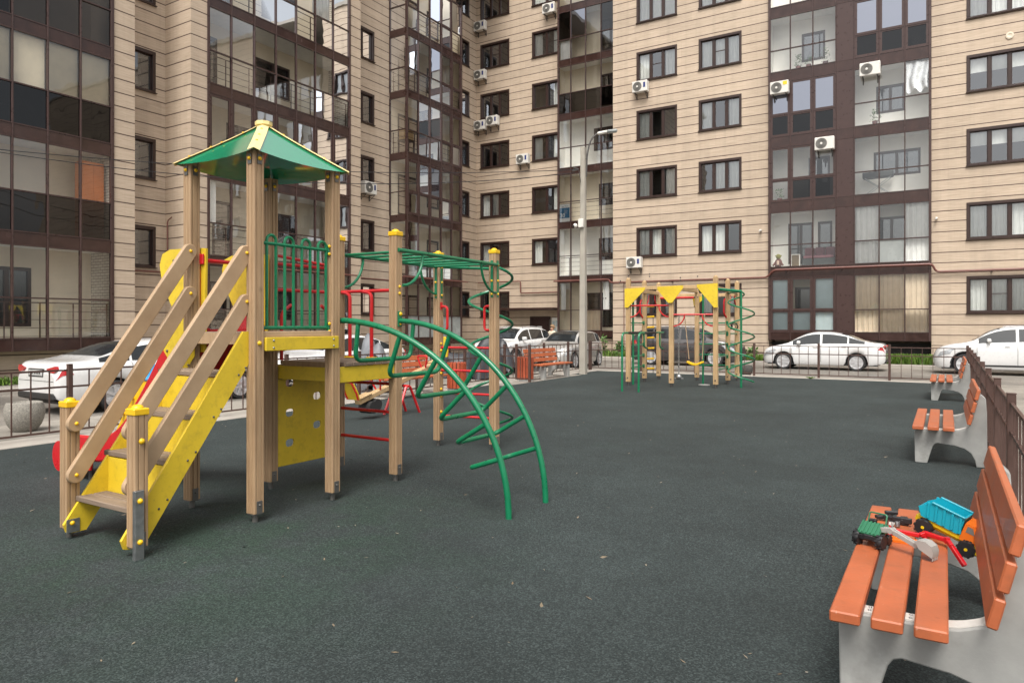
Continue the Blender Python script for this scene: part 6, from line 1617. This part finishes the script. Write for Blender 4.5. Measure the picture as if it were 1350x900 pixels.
ET = [(0,1),(1,2),(2,3),(3,4),(4,5),(5,6),(3,7),(7,8),(8,9)]
skin_mesh('top',VT,ET,[(0.17,0.125),(0.145,0.11),(0.165,0.12),(0.10,0.085),0.07,0.056,0.046,0.07,0.056,0.046],'top')
skin_mesh('trousers',[(0,0,0.96),(0.10,0,0.88),(0.11,-0.01,0.50),(0.11,0.01,0.09),(-0.10,0,0.88),(-0.11,0.02,0.50),(-0.11,0.03,0.09)],[(0,1),(1,2),(2,3),(0,4),(4,5),(5,6)],[(0.15,0.11),0.10,0.072,0.058,0.10,0.072,0.058],'jeans')
m = MB(); m.ball((px_,py_+0.03,RZ+1.63),0.125,16,12,(0.92,1.0,1.0)); m.f = [f for f in m.f if not all(m.v[i][1] < py_-0.05 and m.v[i][2] < RZ+1.67 for i in f)]; m.build('hair',M['hair'],t)
m = MB(); m.ball((px_,py_-0.125,RZ+1.575),0.018,8,6,(0.8,1,1.3)); [m.ball((px_+s_*0.097,py_,RZ+1.575),0.022,8,6,(0.4,0.8,1.3)) for s_ in (-1,1)]; m.build('nose_and_ears',M['skin'],t)
m = MB(); [m.ball((px_+s_*0.035,py_-0.103,RZ+1.60),0.012,8,6) for s_ in (-1,1)]; m.build('eyes',M['black'],t)
m = MB(); m.ball((px_,py_-0.108,RZ+1.535),0.022,10,6,(1,0.3,0.3)); m.build('mouth',M['red'],t)
for sd,hx,hy,hz in ((1,0.21,-0.26,0.925),(-1,-0.23,-0.035,0.76)):
    m = MB(); c = Vector((px_+hx,py_+hy,RZ+hz)); d = Vector((0,-1,-0.2)).normalized() if sd > 0 else Vector((0,-0.15,-1)).normalized(); sdv = Vector((1,0,0)); 
    m.obox(c+d*0.03,(0.012,0.035,0.04),Matrix((Vector((1,0,0)),d.cross(Vector((1,0,0))).normalized(),d)).transposed(),0.008)
    sv = d.cross(Vector((1,0,0))).normalized()
    for k in range(4): b0 = c+d*0.065+sv*(-0.027+0.018*k); m.tube([b0,b0+d*(0.035+0.008*(k in (1,2))),b0+d*(0.06+0.012*(k in (1,2)))+Vector((-0.015*sd,0,0))],[0.009,0.008,0.006],7)
    m.tube([c+d*0.02+sv*0.036,c+d*0.05+sv*0.058,c+d*0.075+sv*0.05],[0.010,0.009,0.007],7); m.build('hand',M['skin'],t)
for s_ in (-1,1):
    m = MB(); m.box(px_+s_*0.11-0.045,px_+s_*0.11+0.045,py_-0.19,py_+0.08,RZ,RZ+0.085,0.02); m.build('shoe',M['black'],t)

# ------------------------------------------------------------------ camera, sky, sun
cd = bpy.data.cameras.new('camera'); cam = bpy.data.objects.new('camera',cd); COL.objects.link(cam)
cam.location = (0,0,1.6); cam.rotation_euler = (pi/2,0,R(31.54)); cd.sensor_width = 36; cd.lens = 930/1350*36; cd.shift_y = -22/1350; cd.clip_start = 0.05; cd.clip_end = 1500
SC.camera = cam
EL, AZ = R(58), R(200)    # sun high behind the camera, veiled by cloud
wd = bpy.data.worlds.new('World'); SC.world = wd; wd.use_nodes = True; nt = wd.node_tree; bg = nt.nodes['Background']
sky = nt.nodes.new('ShaderNodeTexSky'); sky.sky_type = 'NISHITA'; sky.sun_disc = False; sky.sun_elevation = EL; sky.air_density = 1.0; sky.dust_density = 5.0; sky.ozone_density = 1.0
hs = nt.nodes.new('ShaderNodeHueSaturation'); hs.inputs['Saturation'].default_value = 0.22; nt.links.new(sky.outputs[0],hs.inputs['Color'])
gm = nt.nodes.new('ShaderNodeMix'); gm.data_type='RGBA'; gm.blend_type='MULTIPLY'; gm.inputs[0].default_value=1.0; gm.inputs[7].default_value=(1.0,0.985,0.96,1); nt.links.new(hs.outputs[0],gm.inputs[6]); nt.links.new(gm.outputs[2],bg.inputs['Color']); bg.inputs['Strength'].default_value = 0.13
sd_ = bpy.data.lights.new('sun','SUN'); so = bpy.data.objects.new('sun',sd_); COL.objects.link(so); sd_.energy = 1.35; sd_.angle = R(24); sd_.color = (1.0,0.96,0.90)
# direction towards the sun: from the right behind the camera
dirv = Vector((math.cos(EL)*0.35, -math.cos(EL)*0.94, math.sin(EL))).normalized(); so.rotation_euler = dirv.to_track_quat('Z','Y').to_euler(); so.location = (0,-10,30)
sky.sun_rotation = math.atan2(dirv.x, dirv.y)
vs_ = SC.view_settings; vs_.view_transform = 'Standard'; vs_.look = 'None'; vs_.exposure = 0.85; vs_.gamma = 1.0; vs_.use_curve_mapping = False
SC.cycles.use_denoising = True; SC.cycles.max_bounces = 8; SC.cycles.transparent_max_bounces = 12; SC.cycles.glossy_bounces = 3; SC.cycles.sample_clamp_indirect = 6
